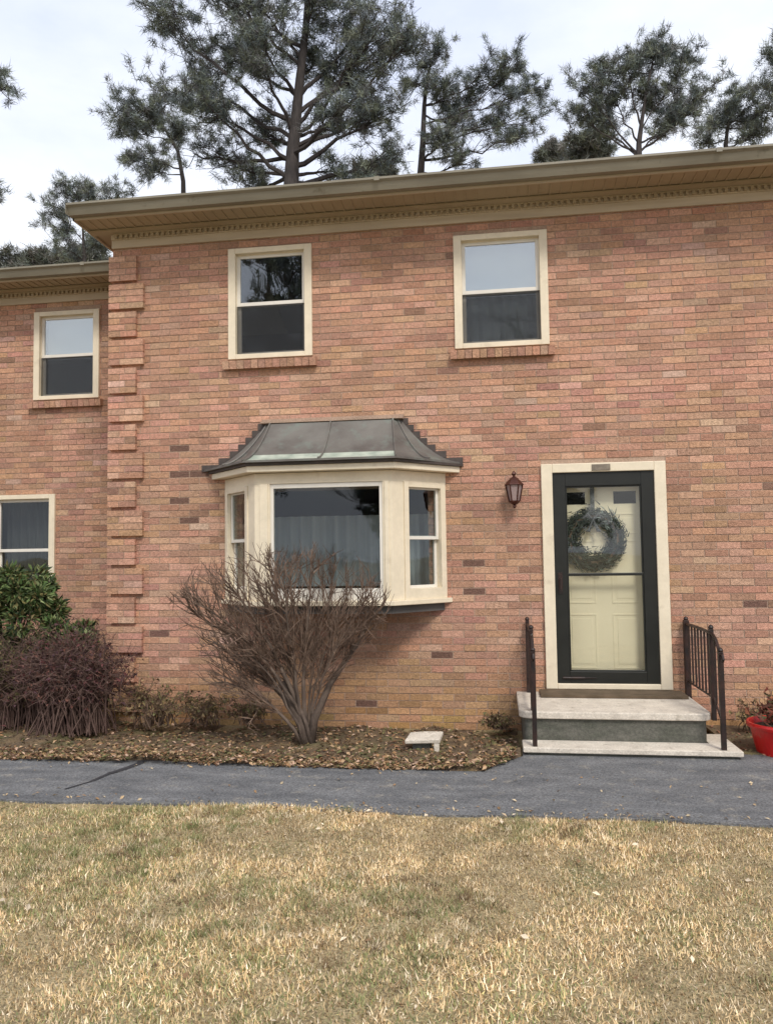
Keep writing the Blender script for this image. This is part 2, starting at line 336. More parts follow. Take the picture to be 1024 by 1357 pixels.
# ---- roof edge of the main block
def eave(par, x0, x1, y, e, left_end):
    """gutter, soffit, frieze of a wall at plane y between x0 and x1"""
    ov = .44
    mb = MB(); mb.box(x0, x1, y-.030, y-.002, e-.16, e-.075); mb.box(x0, x1, y-.045, y-.002, e-.075, e-.001); mb.build('frieze', M['frieze'], par, bevel=.004)
    mb = MB(); xl = x0-(.20 if left_end else 0)
    mb.box(xl, x1, y-ov+.02, y-.002, e, e+.012)                    # soffit sheet
    x = xl+.02; 
    while x < x1:                                                 # soffit ribs and vent slots
        mb.box(x, x+.014, y-ov+.03, y-.05, e-.008, e-.001); x += .1
    mb.box(xl, x1, y-.16, y-.046, e-.022, e-.009)
    if left_end: mb.box(xl, x0-.003, y-.002, y+.9, e, e+.012)
    mb.build('soffit', M['soffit'], par)
    mb = MB(); x = max(x0, -8)+.05; tp_ = []; bt_ = []
    xend = min(x1, 4.5); T_ = Matrix.Translation((0, y-.046, 0)) @ Matrix.Rotation(R(90), 4, 'X')
    while x < xend: bt_ += [(x, e-.070), (x+.030, e-.070), (x+.030, e-.036), (x+.058, e-.036)]; x += .058
    mb.prism(bt_+[(bt_[-1][0], e-.024), (bt_[0][0], e-.024)], .0005, .03, 0, T_)
    mb.build('dentil_moulding', M['soffit'], par)
    mb = MB(); mb.box(xl, x1, y-ov, y-ov+.02, e-.02, e+.10)
    mb.build('fascia', M['frieze'], par)
    # K-style gutter
    mb = MB(); prof = [(y-ov-.002, e+.0), (y-ov-.07, e+.0), (y-ov-.085, e+.03), (y-ov-.10, e+.065), (y-ov-.125, e+.085), (y-ov-.125, e+.105), (y-ov-.112, e+.105), (y-ov-.112, e+.088), (y-ov-.002, e+.02)]
    n = len(prof); xa = xl-.01; b = len(mb.v)
    P = [(xa, p, q) for p, q in prof] + [(x1, p, q) for p, q in prof]
    mb.v += P
    for k in range(n): k2 = (k+1) % n; mb.f.append((k, n+k, n+k2, k2)); mb.mi.append(0); mb.c.append(None)
    mb.f.append(tuple(range(n))); mb.mi.append(0); mb.c.append(None)
    mb.box(xa, xa+.004, y-ov-.125, y-ov-.003, e+.0, e+.105)
    x = xa+3.1
    while x < x1: mb.box(x, x+.05, y-ov-.129, y-ov-.1255, e+.07, e+.109); x += 3.05
    mb.build('gutter', M['gutter'], par)
    # shingle roof
    mb = MB(); s = math.tan(R(21)); yr = y+4.5; zr = e+.12+(4.5+ov+.06)*s; ye = y-ov-.06; ze = e+.12
    k = 0; L0 = 36; 
    for i in range(L0):
        ya, yb = ye+(yr-ye)*i/L0, ye+(yr-ye)*(i+1)/L0
        za, zb = ze+(zr-ze)*i/L0, ze+(zr-ze)*(i+1)/L0
        mb.face([(xl-.02, ya, za+.012), (x1, ya, za+.012), (x1, yb, zb), (xl-.02, yb, zb)])
        mb.face([(xl-.02, ya, za-.006), (x1, ya, za-.006), (x1, ya, za+.012), (xl-.02, ya, za+.012)])
    mb.face([(xl-.02, yr, zr), (x1, yr, zr), (x1, yr+5, ze), (xl-.02, yr+5, ze)])
    mb.face([(xl-.02, ye, ze-.006), (x1, ye, ze-.006), (x1, yr, zr-.02), (xl-.02, yr, zr-.02)])
    mb.build('roof', M['shingle'], par)
    if left_end:
        mb = MB(); mb.face([(xl, y-ov, e-.02), (xl, y+.02, e-.02), (xl, y+.3, ze+.3*s), (xl, y-ov, ze-.01)])
        mb.box(xl-.005, xl+.015, y-ov, y+.9, e-.02, e+.10)
        mb.face([(x0-.004, y, e), (x0-.004, y+9, e), (x0-.004, yr, zr-.05)])
        mb.build('rake_board', M['frieze'], par)
eave(house, WX0-.0, WX1, 0, EAVE, True)
eave(wing, -14, WX0-.07, 1.4, EAVE-.02, False)

# ---- wing walls
mb = MB(); T = Matrix.Translation((0, 1.4, 0)); hs = [W_W3, W_W4, (-9.6, -8.7, 3.63, 4.78), (-9.6, -8.7, 1.03, 2.43)]
brickwall(mb, -14, WX0-.001, -2*CO, 4.97, hs, T, k=.97); mortar(mb, -14, WX0-.001, -.3, 4.97, hs, T); mb.build('wall', [M['brick'], M['mortar']], wing)
mb = MB(); mb.box(-14, WX0-.01, 8.8, 9.0, -.3, 4.97); mb.box(-14, -13.8, 1.6, 8.8, -.3, 4.97); mb.build('rear_wall', M['mortar'], wing)
mb = MB(); mb.box(-13.8, WX0-.01, 1.61, 8.79, 2.6, 2.8); mb.box(-13.8, WX0-.01, 1.61, 8.79, -.1, .3); mb.box(-13.8, WX0-.01, 4.4, 4.5, .3, 2.6); mb.box(-13.8, WX0-.01, 4.4, 4.5, 2.8, 4.9)
mb.build('interior', M['dark'], wing)

# ---- windows
def ring(mb, x0, x1, z0, z1, w, y0, y1, T=None, wb=None, wt=None):
    wb = wb or w; wt = wt or w
    mb.box(x0, x0+w, y0, y1, z0, z1, T); mb.box(x1-w, x1, y0, y1, z0, z1, T)
    mb.box(x0+w, x1-w, y0, y1, z0, z0+wb, T); mb.box(x0+w, x1-w, y0, y1, z1-wt, z1, T)
def dhung(par, x0, x1, z0, z1, T=None, fw_=.075, screen=True, gtop='glass', gbot='glass', sw=.038, sub=''):
    mid = (z0+z1)/2+.005; a, b, c, d = x0+fw_, x1-fw_, z0+.05, z1-fw_*.7
    mb = MB(); ring(mb, a, b, mid-.02, d, sw, .030, .058, T); mb.build('sash', M['sash'], par, bevel=.003)
    mb = MB(); ring(mb, a, b, c, mid+.018, sw, .062, .090, T); mb.build('sash', M['sash'], par, bevel=.003)
    mb = MB(); mb.box(a+sw-.004, b-sw+.004, .042, .047, mid+.012, d-sw+.004, T); mb.build('pane', M[gtop], par)
    mb = MB(); mb.box(a+sw-.004, b-sw+.004, .074, .079, c+sw-.004, mid-.016, T); mb.build('pane', M[gbot], par)
    if screen:
        mb = MB(); mb.box(a+.004, b-.004, .020, .0215, c, mid-.024, T); mb.build('insect_screen', M['screen'], par)
def window(par, rect, Y, label, screen=True, sillw=.05, **kw):
    x0, x1, z0, z1 = rect; T = Matrix.Translation((0, Y, 0))
    o = bpy.data.objects.new('window', None); scn.collection.objects.link(o); o.parent = par
    base = Vector(((x0+x1)/2, Y, z0)); o.location = base - par.location; o['label'] = label
    bpy.context.view_layer.update()
    mb = MB(); ring(mb, x0, x1, z0, z1, .078, -.028, .02, T, wb=.05, wt=.055); ring(mb, x0+.01, x1-.01, z0, z1-.01, .069, .0205, .12, T, wb=.05, wt=.05)
    mb.build('frame', M['trim'], o, bevel=.004)
    dhung(o, x0, x1, z0, z1, T, screen=screen, **kw)
    # brick-on-edge sill, sloping
    mb = MB(); x = x0-sillw; n = max(1, round((x1-x0+2*sillw)/.073)); st = (x1-x0+2*sillw)/n
    Ts = Matrix.Translation((0, Y, z0-.012)) @ Matrix.Rotation(R(9), 4, 'X')
    for k in range(n):
        mb.box(x+k*st+.004, x+(k+1)*st-.004, -.075+random.gauss(0, .002), -.004, -.085, -.002, Ts, 0, tone(3, 1.0))
    mb.box(x+.008, x+n*st-.008, -.065, -.005, -.08, -.008, Ts, 1)
    mb.build('sill', [M['brick'], M['mortar']], o)
    return o
w1 = window(house, W_UP1, 0, 'upper window with dark lower sash', gtop='glassmid')
w2 = window(house, W_UP2, 0, 'upper window with a pale sheet added behind the upper sash to brighten the pane', gtop='glassbright', gbot='glassmid')
w3 = window(wing, W_W3, 1.4, 'upper window of the set-back house', gtop='glassbright', gbot='glassmid')
w4 = window(wing, W_W4, 1.4, 'ground floor window half hidden by the evergreen shrub', screen=False)
window(wing, hs[2], 1.4, 'far upper window'); window(wing, hs[3], 1.4, 'far lower window')
window(house, NB1, 0, 'upper window at the far right'); window(house, NB2, 0, 'lower window at the far right')
def cloth(name, par, x0, x1, y, z0, z1, m, amp=.02, wl=.11):
    mb = MB(); n = int((x1-x0)/wl*8); pts = []
    for k in range(n+1):
        x = x0+(x1-x0)*k/n; pts.append((x, y+amp*math.sin(2*math.pi*(x-x0)/wl)+amp*.5*math.sin(7.3*x)))
    for k in range(n):
        (xa, ya), (xb, yb) = pts[k], pts[k+1]
        mb.face([(xa, ya, z0), (xb, yb, z0), (xb, yb, z1), (xa, ya, z1)])
    return mb.build(name, m, par, smooth=True)
cloth('brightening_sheet', w2, -.28, .45, .17, 4.2, 4.70, M['whitesheet'], .0, .3)  # added pale sheet, brightens the pane in place of mirrored sky
cloth('brightening_sheet', w3, -5.66, -4.94, 1.57, 4.19, 4.70, M['whitesheet'], .0, .3)  # same added sheet, brightening the set-back house's upper pane
cloth('curtain', w2, -.28, .45, .24, 3.66, 4.2, M['curtain'])
cloth('curtain', w4, -6.25, -5.5, 1.66, 1.08, 2.38, M['dark'])

# ---- bay window
bay = bpy.data.objects.new('bay_window', None); scn.collection.objects.link(bay); bay.parent = house; bay.location = (-1.61, 0, 1.17)
bay['label'] = 'three-sided bay window under a flared metal roof'
bpy.context.view_layer.update()
BC, BW, BF, BD = -1.605, 1.12, .655, .48; B0, B1 = 1.19, 2.295
def plan(off): # polygon offset outwards (wall left, front left, front right, wall right)
    k = off*math.tan(R(22.5)); s = off*math.sqrt(2)
    return [(BC-BW-s, 0), (BC-BF-k, -BD-off), (BC+BF+k, -BD-off), (BC+BW+s, 0)]
def slab(mb, off, z0, z1, mi=0): p = plan(off); p = [(p[0][0], -.002)]+p[1:3]+[(p[3][0], -.002)]; mb.prism(p, z0, z1, mi)
def ringslab(mb, o0, o1, z0, z1):
    a, b = plan(o0), plan(o1)
    for i in range(3):
        q = [a[i], b[i], b[i+1], a[i+1]]
        q = [(x, min(y, -.002)) for x, y in q]
        mb.prism(q, z0, z1)
def clsd(y): return y
mb = MB(); slab(mb, .035, B0-.045, B0); mb.build('sill_board', M['trim'], bay, bevel=.005)
mb = MB(); slab(mb, -.02, B0-.12, B0-.047); mb.build('base', M['dark'], bay)  # dark colour stands in for the shade under the bay
mb = MB(); slab(mb, .0, B1, B1+.10); mb.build('head_board', M['trim'], bay)
mb = MB(); slab(mb, .10, B1+.075+.03, B1+.165); mb.build('fascia', M['trim'], bay, bevel=.006)
mb = MB(); slab(mb, .125, B1+.166, B1+.190); mb.build('drip_edge', M['lead'], bay)
def facing(a, b):   # local x along a->b, y inwards
    a, b = Vector((*a, 0)), Vector((*b, 0)); d = (b-a).normalized(); nrm = Vector((-d.y, d.x, 0))
    T = Matrix.Identity(4)
    for i in range(3): T[i][0] = d[i]; T[i][1] = nrm[i]; T[i][2] = (0, 0, 1)[i]; T[i][3] = a[i]
    return T, (b-a).length
pl = plan(0)
for i in range(3):
    T, Ln = facing(pl[i], pl[i+1])
    if i == 1:
        p0, p1 = .150, .090
        mb = MB(); mb.box(.0, p0, .0, .06, B0, B1, T); mb.box(.05, p0-.02, -.012, -.0005, B0, B1-.001, T); mb.build('corner_post', M['trim'], bay, bevel=.004)
        mb = MB(); mb.box(Ln-p1, Ln, .0, .06, B0, B1, T); mb.box(Ln-p1+.02, Ln-.03, -.012, -.0005, B0, B1-.001, T); mb.build('corner_post', M['trim'], bay, bevel=.004)
        mb = MB(); ring(mb, p0, Ln-p1, B0, B1, .03, .012, .055, T, wb=.115, wt=.045); mb.build('sash', M['sash'], bay, bevel=.003)
        mb = MB(); mb.box(p0+.026, Ln-p1-.026, .03, .036, B0+.11, B1-.04, T); mb.build('pane', M['glass'], bay)
    else:
        l0, l1 = (.02, Ln-.14) if i == 0 else (.14, Ln-.02)
        mb = MB()
        if i == 0: mb.box(Ln-.14, Ln, .0, .06, B0, B1, T); mb.box(.0, .02, 0, .06, B0, B1, T)
        else: mb.box(0, .14, .0, .06, B0, B1, T); mb.box(Ln-.02, Ln, 0, .06, B0, B1, T)
        mb.build('side_post', M['trim'], bay, bevel=.004)
        mb = MB(); ring(mb, l0, l1, B0, B1, .055, -.012, .028, T, wb=.10, wt=.05); ring(mb, l0, l1, B0, B1, .05, .0285, .1, T, wb=.10, wt=.05); mb.build('frame', M['trim'], bay, bevel=.003)
        dhung(bay, l0, l1, B0+.05, B1, T, fw_=.052, screen=False, sw=.03)
cloth('sheer_curtain', bay, BC-.95, BC+.95, .26, 1.3, 2.02, M['curtain'], .025, .12)
# flared roof
pe, ptp = plan(.16), [(BC-.70, 0), (BC-.62, -.07), (BC+.62, -.07), (BC+.70, 0)]
pe[0] = (BC-1.34, 0); pe[3] = (BC+1.27, 0)
z0, z1, n = B1+.191, 2.945, 14
def rp_(i, s): return (pe[i][0]+(ptp[i][0]-pe[i][0])*s, pe[i][1]+(ptp[i][1]-pe[i][1])*s - (.002 if i in (0, 3) else 0))
def rz(s): return z0+.02+(z1-z0-.02)*s**1.75
mb = MB()
for k in range(n):
    s0, s1 = k/n, (k+1)/n
    for i in range(3):
        a, b = rp_(i, s0), rp_(i+1, s0); c, d = rp_(i+1, s1), rp_(i, s1)
        mb.face([(*a, rz(s0)), (*b, rz(s0)), (*c, rz(s1)), (*d, rz(s1))], 1 if (k < 5 and i == 1) else 0)
mb.face([(*rp_(i, 1), rz(1)) for i in range(4)])
for i in range(3): a, b = rp_(i, 0), rp_(i+1, 0); mb.face([(*a, z0), (*b, z0), (*b, rz(0)), (*a, rz(0))], 0)
mb.face([(*rp_(i, 0), z0) for i in (3, 2, 1, 0)])
# standing seams along hips and the front
def seam(i0, i1, t):
    pts = []
    for k in range(n+1):
        s = k/n; a, b = rp_(i0, s), rp_(i1, s); pts.append((a[0]+(b[0]-a[0])*t, a[1]+(b[1]-a[1])*t-.004, rz(s)+.006))
    mb.tube(pts, .010, 5)
seam(1, 2, 0); seam(1, 2, 1); seam(1, 2, .5); seam(0, 1, .5); seam(2, 3, .5)
mb.build('roof', [M['copper'], M['patina']], bay)
mb = MB(); mb.box(BC-.72, BC+.72, -.085, -.003, 2.947, 2.965); mb.box(BC-.72, BC+.72, -.03, -.003, 2.966, 2.995); mb.build('ridge_cap', M['mortar'], bay)
# stepped flashing let into the brick courses
for sgn, i in ((-1, 0), (1, 3)):
    zz = z0; mb = MB()
    while zz < z1:
        s = min(1, max(0, ((zz+CO-z0-.02)/(z1-z0-.02)))**(1/1.75)); s2 = (max(0, zz-z0-.02)/(z1-z0-.02))**(1/1.75)
        xa, xb = rp_(i, s)[0], rp_(i, min(1, s2))[0]
        mb.box(min(xa, xb+sgn*.02)-.004, max(xa, xb+sgn*.02)+.004, -.011, -.0015, zz, zz+CO-.003); zz += CO
    mb.build('stepped_flashing', M['lead'], bay)

# ---- entrance: frame, storm door, inner door
df = MB(); x0, x1, z0, z1 = DOOR
ring(df, x0, x1, z0, z1, .105, -.035, .03, None, wb=.05, wt=.085); ring(df, x0+.012, x1-.012, z0+.001, z1-.012, .09, .0305, .19, None, wb=.04, wt=.07)
df.build('door_frame', M['trim'], house, bevel=.006)
sx0, sx1, sz0, sz1 = x0+.106, x1-.106, z0+.052, z1-.087
def sub_empty(name, par, loc, label=None):
    o = bpy.data.objects.new(name, None); scn.collection.objects.link(o); o.parent = par; o.location = loc
    if label: o['label'] = label
    bpy.context.view_layer.update(); return o
sdoor = sub_empty('storm_door', house, (1.0, 0, .4))
mb = MB(); ring(mb, sx0, sx1, sz0, sz1, .118, -.012, .026, None, wb=.11, wt=.13); mb.box(sx0+.118, sx1-.118, -.006, .02, 1.385, 1.412)
ring(mb, sx0+.118, sx1-.118, sz0+.11, sz1-.13, .014, -.004, .018)
mb.build('frame', M['blackmetal'], sdoor, bevel=.004)
mb = MB(); mb.box(sx0+.12, sx1-.12, .003, .008, 1.413, sz1-.132); mb.build('pane', M['glassdoor'], sdoor)
mb = MB(); mb.box(sx0+.12, sx1-.12, .003, .008, sz0+.112, 1.384); mb.build('pane', M['glassdoor'], sdoor)
mb = MB(); mb.box(sx0+.03, sx0+.07, -.022, -.0125, 1.22, 1.42); mb.tube([(sx0+.05, -.02, 1.36), (sx0+.05, -.055, 1.36), (sx0+.05, -.06, 1.27)], .008, 8); mb.build('handle', M['iron'], sdoor, smooth=False)
mb = MB(); mb.tube([(sx0+.05, -.02, sz0+.05), (sx0+.25, -.02, sz0+.05)], .012, 8); mb.tube([(sx0+.25, -.02, sz0+.05), (sx0+.36, -.02, sz0+.05)], .005, 6); mb.build('closer', M['iron'], sdoor)
idoor = sub_empty('front_door', house, (1.0, .1, .4))
yb = .12; dx0, dx1 = x0+.10, x1-.10
lights = [(dx0+.13, dx0+.32), (dx1-.36, dx1-.15)]; lz = (2.07, 2.19)
mb = MB(); mortar(mb, dx0, dx1, z0+.042, z1-.083, [(a, b, *lz) for a, b in lights], None, yb, yb+.045, 0)
for a, b in ((dx0+.12, dx0+.40), (dx1-.40, dx1-.12)):
    for c, d in ((.50, 1.02), (1.12, 1.72), (1.78, 1.98)):
        ring(mb, a, b, c, d, .015, yb-.004, yb-.0005); mb.box(a+.045, b-.045, yb-.003, yb-.0008, c+.045, d-.045)
mb.build('panel', M['door'], idoor, bevel=.003)
mb = MB()
for a, b in lights:
    mb = MB(); mb.box(a-.001, b+.001, yb+.003, yb+.008, lz[0]-.001, lz[1]+.001); mb.build('pane', M['matt'], idoor)
mb = MB(); mb.lathe([(.028, 0), (.028, .006), (.012, .01), (.012, .03), (.027, .04), (.03, .055), (.02, .066), (.004, .069)], n=16)
k = mb.build('knob', M['brass'], idoor, smooth=True); k.rotation_euler = (R(90), 0, 0); k.location = Vector((dx0+.065, yb-.001, 1.28))-Vector((1.0, .1, .4))

# wreath
wc = Vector((.91, .062, 1.73))
wr = thing('wreath', wc, 'dark grey-green twig wreath hanging on the front door behind the storm glass', 'wreath')
V = []; C = []; R0 = .222
for k in range(5200):
    a = random.uniform(0, 2*math.pi); rr = R0+random.gauss(0, .036); yy = random.gauss(0, .013)
    p = np.array([rr*math.cos(a), np.clip(yy, -.025, .025), rr*math.sin(a)])
    t = a+math.pi/2+random.gauss(0, .6); l_ = random.uniform(.03, .075); d = np.array([math.cos(t), random.gauss(0, .1), math.sin(t)])*l_
    q = np.array([-math.sin(t), 0, math.cos(t)])*random.uniform(.003, .008)
    V.append([p-q, p+q, p+d])
    c = random.choice([(.02, .03, .022), (.04, .055, .04), (.012, .015, .012), (.07, .09, .08), (.03, .036, .04)]); 
    if 0.5 < a < 1.3 and random.random() < .20: c = (.24, .29, .29)
    C.append(c)
V = np.array(V)+np.array(wc)[None, None]; V[:, :, 1] = np.clip(V[:, :, 1], .03, .11)
trimesh('foliage', V, np.array(C), M['wreath'], wr, tuple(wc))
mb = MB(); pts = [wc+Vector((R0*math.cos(a), 0, R0*math.sin(a))) for a in np.linspace(0, 2*math.pi, 33)]
mb.tube(pts, .022, 6); mb.build('ring', M['stem'], wr)
mb = MB(); mb.box(wc.x-.02, wc.x+.02, wc.y-.002, wc.y, wc.z+.17, 2.30)
for s in (-1, 1):
    for (a, b, c, d) in ((.0, .10, .05, .09), (.02, .07, -.11, .02)):
        mb.tube([wc+Vector((0, -.02, .19)), wc+Vector((s*(a+b)/2, -.025, .19+c)), wc+Vector((s*b, -.022, .19+c-.04 if c > 0 else .19+c))], [.006, .017, .006], 6)
mb.build('ribbon', mat('slate_ribbon', (.10, .11, .12), .6), wr)

# lantern
lc = Vector((.172, 0, 2.17)); ln = thing('wall_lantern', (lc.x, 0, lc.z), 'small dark bronze lantern fixed to the brick left of the door', 'lantern')
mb = MB(); mb.box(lc.x-.035, lc.x+.035, -.022, -.0015, 2.10, 2.24); mb.tube([(lc.x, -.015, 2.2), (lc.x, -.05, 2.235), (lc.x, -.10, 2.245), (lc.x, -.125, 2.25)], .009, 8); mb.build('bracket', M['lantern'], ln, bevel=.003)
cy_ = -.125
def hexring(r0, r1, z0_, z1_): return [(r0, z0_), (r1, z1_)]
mb = MB(); mb.lathe([(.090, 2.255), (.088, 2.262), (.055, 2.30), (.03, 2.325), (.012, 2.335), (.012, 2.345), (.022, 2.36), (.014, 2.378), (.003, 2.39)], lc.x, cy_, 6); mb.build('cap', M['lantern'], ln)
mb = MB(); mb.lathe([(.006, 2.035), (.016, 2.05), (.010, 2.065), (.03, 2.075), (.05, 2.095), (.052, 2.104)], lc.x, cy_, 6)
for k in range(6):
    a = 2*math.pi*k/6; mb.tube([(lc.x+.050*math.cos(a), cy_+.050*math.sin(a), 2.1), (lc.x+.080*math.cos(a), cy_+.080*math.sin(a), 2.256)], .0065, 5)
mb.build('cage', M['lantern'], ln)
mb = MB(); mb.lathe([(.045, 2.106), (.073, 2.252)], lc.x, cy_, 6); mb.build('pane', M['frost'], ln)

# small plate on the door head
mb = MB(); pz = z1-.045; px_ = at(795, 618, 0).x
mb.box(px_-.085, px_+.085, -.043, -.0355, pz-.028, pz+.030); 
o = mb.build('door_plate', M['plate'], None, bevel=.002, origin=(px_, -.04, pz)); tag(o, 'small tarnished plate fixed on the cream head of the door frame', 'plate')

# ---- steps
st = thing('front_steps', (.95, -.6, 0), 'two concrete steps with pale treads and dark risers below the door', 'steps')
def rounded(x0, x1, y0, y1, r, corners):
    P = []
    for (cx, cy, a0, on) in ((x1, y0, -90, corners[0]), (x1, y1, 0, corners[1]), (x0, y1, 90, corners[2]), (x0, y0, 180, corners[3])):
        if not on: P.append((cx, cy)); continue
        ox = cx-r if cx == x1 else cx+r; oy = cy-r if cy == y1 else cy+r
        for k in range(7): a = R(a0+15*k); P.append((ox+r*math.cos(a), oy+r*math.sin(a)))
    return P
mb = MB(); mb.prism(rounded(.15, 1.68, -.96, -.003, .10, (1, 0, 0, 1)), .243, .300); mb.build('landing', M['slab'], st, bevel=.008)
mb = MB(); mb.prism(rounded(.19, 1.64, -.93, -.004, .05, (1, 0, 0, 1)), -.05, .2425); mb.build('riser', M['riser'], st)
mb = MB(); mb.box(.17, 1.83, -1.20, -.931, .026, .066); mb.box(1.645, 1.83, -.930, -.6, .026, .065); mb.build('tread', M['slab'], st, bevel=.006)
mb = MB(); mb.box(.20, 1.80, -1.17, -.932, -.05, .0255); mb.box(1.645, 1.80, -.931, -.62, -.05, .0253); mb.build('riser', M['riser'], st)
mb = MB(); mb.box(.36, 1.64, -.33, -.0375, .301, .329); mb.build('threshold', M['sill'], st, bevel=.003)  # sill block; its dark brown also takes in shade below the door frame
# railings
def railing(x, label, side):
    t = thing('railing', (x, -.6, .1), label, 'railing', 'iron railings of the front steps')
    def post(y, za, zb, r=.016, nm='post'):
        mb = MB(); mb.box(x-r, x+r, y-r, y+r, za, zb-.012); mb.lathe([(.018, zb-.0115), (.022, zb), (.016, zb+.014), (.004, zb+.022)], x, y, 10); mb.build(nm, M['iron'], t, bevel=.002)
    zb = .301
    post(-.06, .24 if side else zb, .985, .024 if side else .018); post(-.90, .24 if side else zb, .985, .017); post(-1.15, .067, .83, .018)
    mb = MB(); pts = [(x, -.078, .94), (x, -.5, .945), (x, -.882, .94)]
    mb.tube(pts, .014, 8); mb.tube([(x, -.918, .94), (x, -1.03, .90), (x, -1.12, .82), (x, -1.132, .79)], .014, 8); mb.build('handrail', M['iron'], t)
    mb = MB(); mb.tube([(x, -.085, .42), (x, -.884, .42)], .009, 6); mb.tube([(x, -.918, .42), (x, -1.132, .27)], .009, 6); mb.build('lower_rail', M['iron'], t)
    for k in range(7):
        y = -.16-k*.105
        mb = MB(); mb.box(x-.007, x+.007, y-.007, y+.007, .429, .931); mb.build('baluster', M['iron'], t)
    for y, a, b in ((-.99, .39, .905), (-1.09, .335, .845)):
        mb = MB(); mb.box(x-.007, x+.007, y-.007, y+.007, a, b); mb.build('baluster', M['iron'], t)
    mb = MB(); mb.tube([(x, -1.17, .80), (x, -1.21, .80), (x, -1.225, .77), (x, -1.205, .75)], .010, 6); mb.build('scroll', M['iron'], t)
railing(.265, 'dark iron handrail on the left side of the door steps', 0)
railing(1.70, 'dark iron handrail on the right side of the door steps, beside the red pot', 1)

# red pot with a few dry stems
pc = Vector((2.205, -.95, 0)); pot = thing('plant_pot', pc, 'bright red plastic plant pot on the ground right of the steps', 'plant pot')
mb = MB(); mb.lathe([(.195, .001), (.20, .008), (.232, .15), (.245, .205), (.264, .208), (.270, .228), (.264, .245), (.247, .245), (.240, .22), (.225, .16)], pc.x, pc.y, 40); mb.build('pot', M['red'], pot, smooth=False)
mb = MB(); mb.lathe([(.228, .17), (.236, .20), (.15, .218), (.03, .222)], pc.x, pc.y, 24); mb.build('soil', M['soilpot'], pot)
plant = thing('dry_plant', pc+Vector((0, 0, .215)), 'reddish dry stems growing in the red pot', 'plant')
V = []; C = []; mb = MB()
for k in range(46):
    a = random.uniform(0, 6.28); r0 = random.uniform(0, .14); b = pc+Vector((r0*math.cos(a), r0*math.sin(a), .21)); hgt = random.uniform(.08, .30)
    tp = b+Vector((random.gauss(0, .09)-.02, random.gauss(0, .09), hgt)); md = (b+tp)/2+Vector((random.gauss(0, .02), random.gauss(0, .02), 0))
    mb.tube([b, md, tp], [.004, .003, .0015], 4)
    for q in range(6):
        p = np.array(b.lerp(tp, random.uniform(.3, 1))); d = rng.normal(0, .03, 3); e = rng.normal(0, .014, 3)
        V.append([p-e, p+e, p+d]); C.append(random.choice([(.20, .05, .03), (.13, .05, .03), (.08, .08, .03), (.25, .09, .04)]))
mb.build('stems', mat('red_stem', (.14, .04, .025), .8, (.22, .08, .04), 12), plant); trimesh('foliage', np.array(V), np.array(C), M['leaf'], plant, tuple(pc))

# ------------------------------------------------------------ ground
mb = MB(); mb.face([(-400, -400, -.07), (400, -400, -.07), (400, 400, -.07), (-400, 400, -.07)])
tag(mb.build('ground', M['ground']), kind='structure')
mb = MB(); nx, ny = 500, 110; X0, X1, Y0, Y1 = -30, 30, -14, -2.64
def pathedge(x): return -2.64+.02*math.sin(x*2.3)+.012*math.sin(x*7.1+1)
def bump(x, y): return .012*math.sin(x*1.7+y)+.010*math.sin(x*3.1-y*2.3)-.006
for i in range(nx+1):
    for j in range(ny+1):
        x = X0+(X1-X0)*i/nx; y = Y0+(Y1-Y0)*j/ny; mb.v.append((x, y, (bump(x, y) if j < ny else -.01)))
for i in range(nx):
    for j in range(ny):
        a = i*(ny+1)+j; mb.f.append((a, a+ny+1, a+ny+2, a+1)); mb.mi.append(0); mb.c.append(None)
tag(mb.build('lawn', M['ground'], smooth=True), kind='structure')
mb = MB(); P = []
xs = np.sort(np.concatenate([np.linspace(-30, 30, 400), [-.12, .15, .165, .166]]))
for a, b in zip(xs[:-1], xs[1:]):
    def top(x):
        if x > .165: return -1.0
        if x > -.12: return -1.62+.38*(x+.12)/.27
        return -1.64+.03*math.sin(x*1.9)+.018*math.sin(x*6.3)
    mb.face([(a, pathedge(a), .004), (b, pathedge(b), .004), (b, top(b), .004), (a, top(a), .004)]); mb.face([(a, pathedge(a), -.05), (b, pathedge(b), -.05), (b, pathedge(b), .004), (a, pathedge(a), .004)])
tag(mb.build('path', M['asphalt']), kind='structure')
mb = MB()   # tarred crack and a cut joint, as shallow raised seams
pa = [(-3.06, -2.35), (-2.86, -2.12), (-2.95, -1.98), (-2.80, -1.78), (-2.74, -1.66)]
pa = [(-3.02, -2.40), (-2.93, -2.2), (-2.9, -2.0), (-2.83, -1.82), (-2.80, -1.66)]
for (a, b), wd in zip(zip(pa[:-1], pa[1:]), (.010, .018, .028, .03)):
    n_ = Vector((b[1]-a[1], a[0]-b[0])).normalized()*wd
    mb.face([(a[0]-n_.x, a[1]-n_.y, .008), (a[0]+n_.x, a[1]+n_.y, .008), (b[0]+n_.x, b[1]+n_.y, .008), (b[0]-n_.x, b[1]-n_.y, .008)])
tag(mb.build('path_crack', M['tar']), kind='structure')
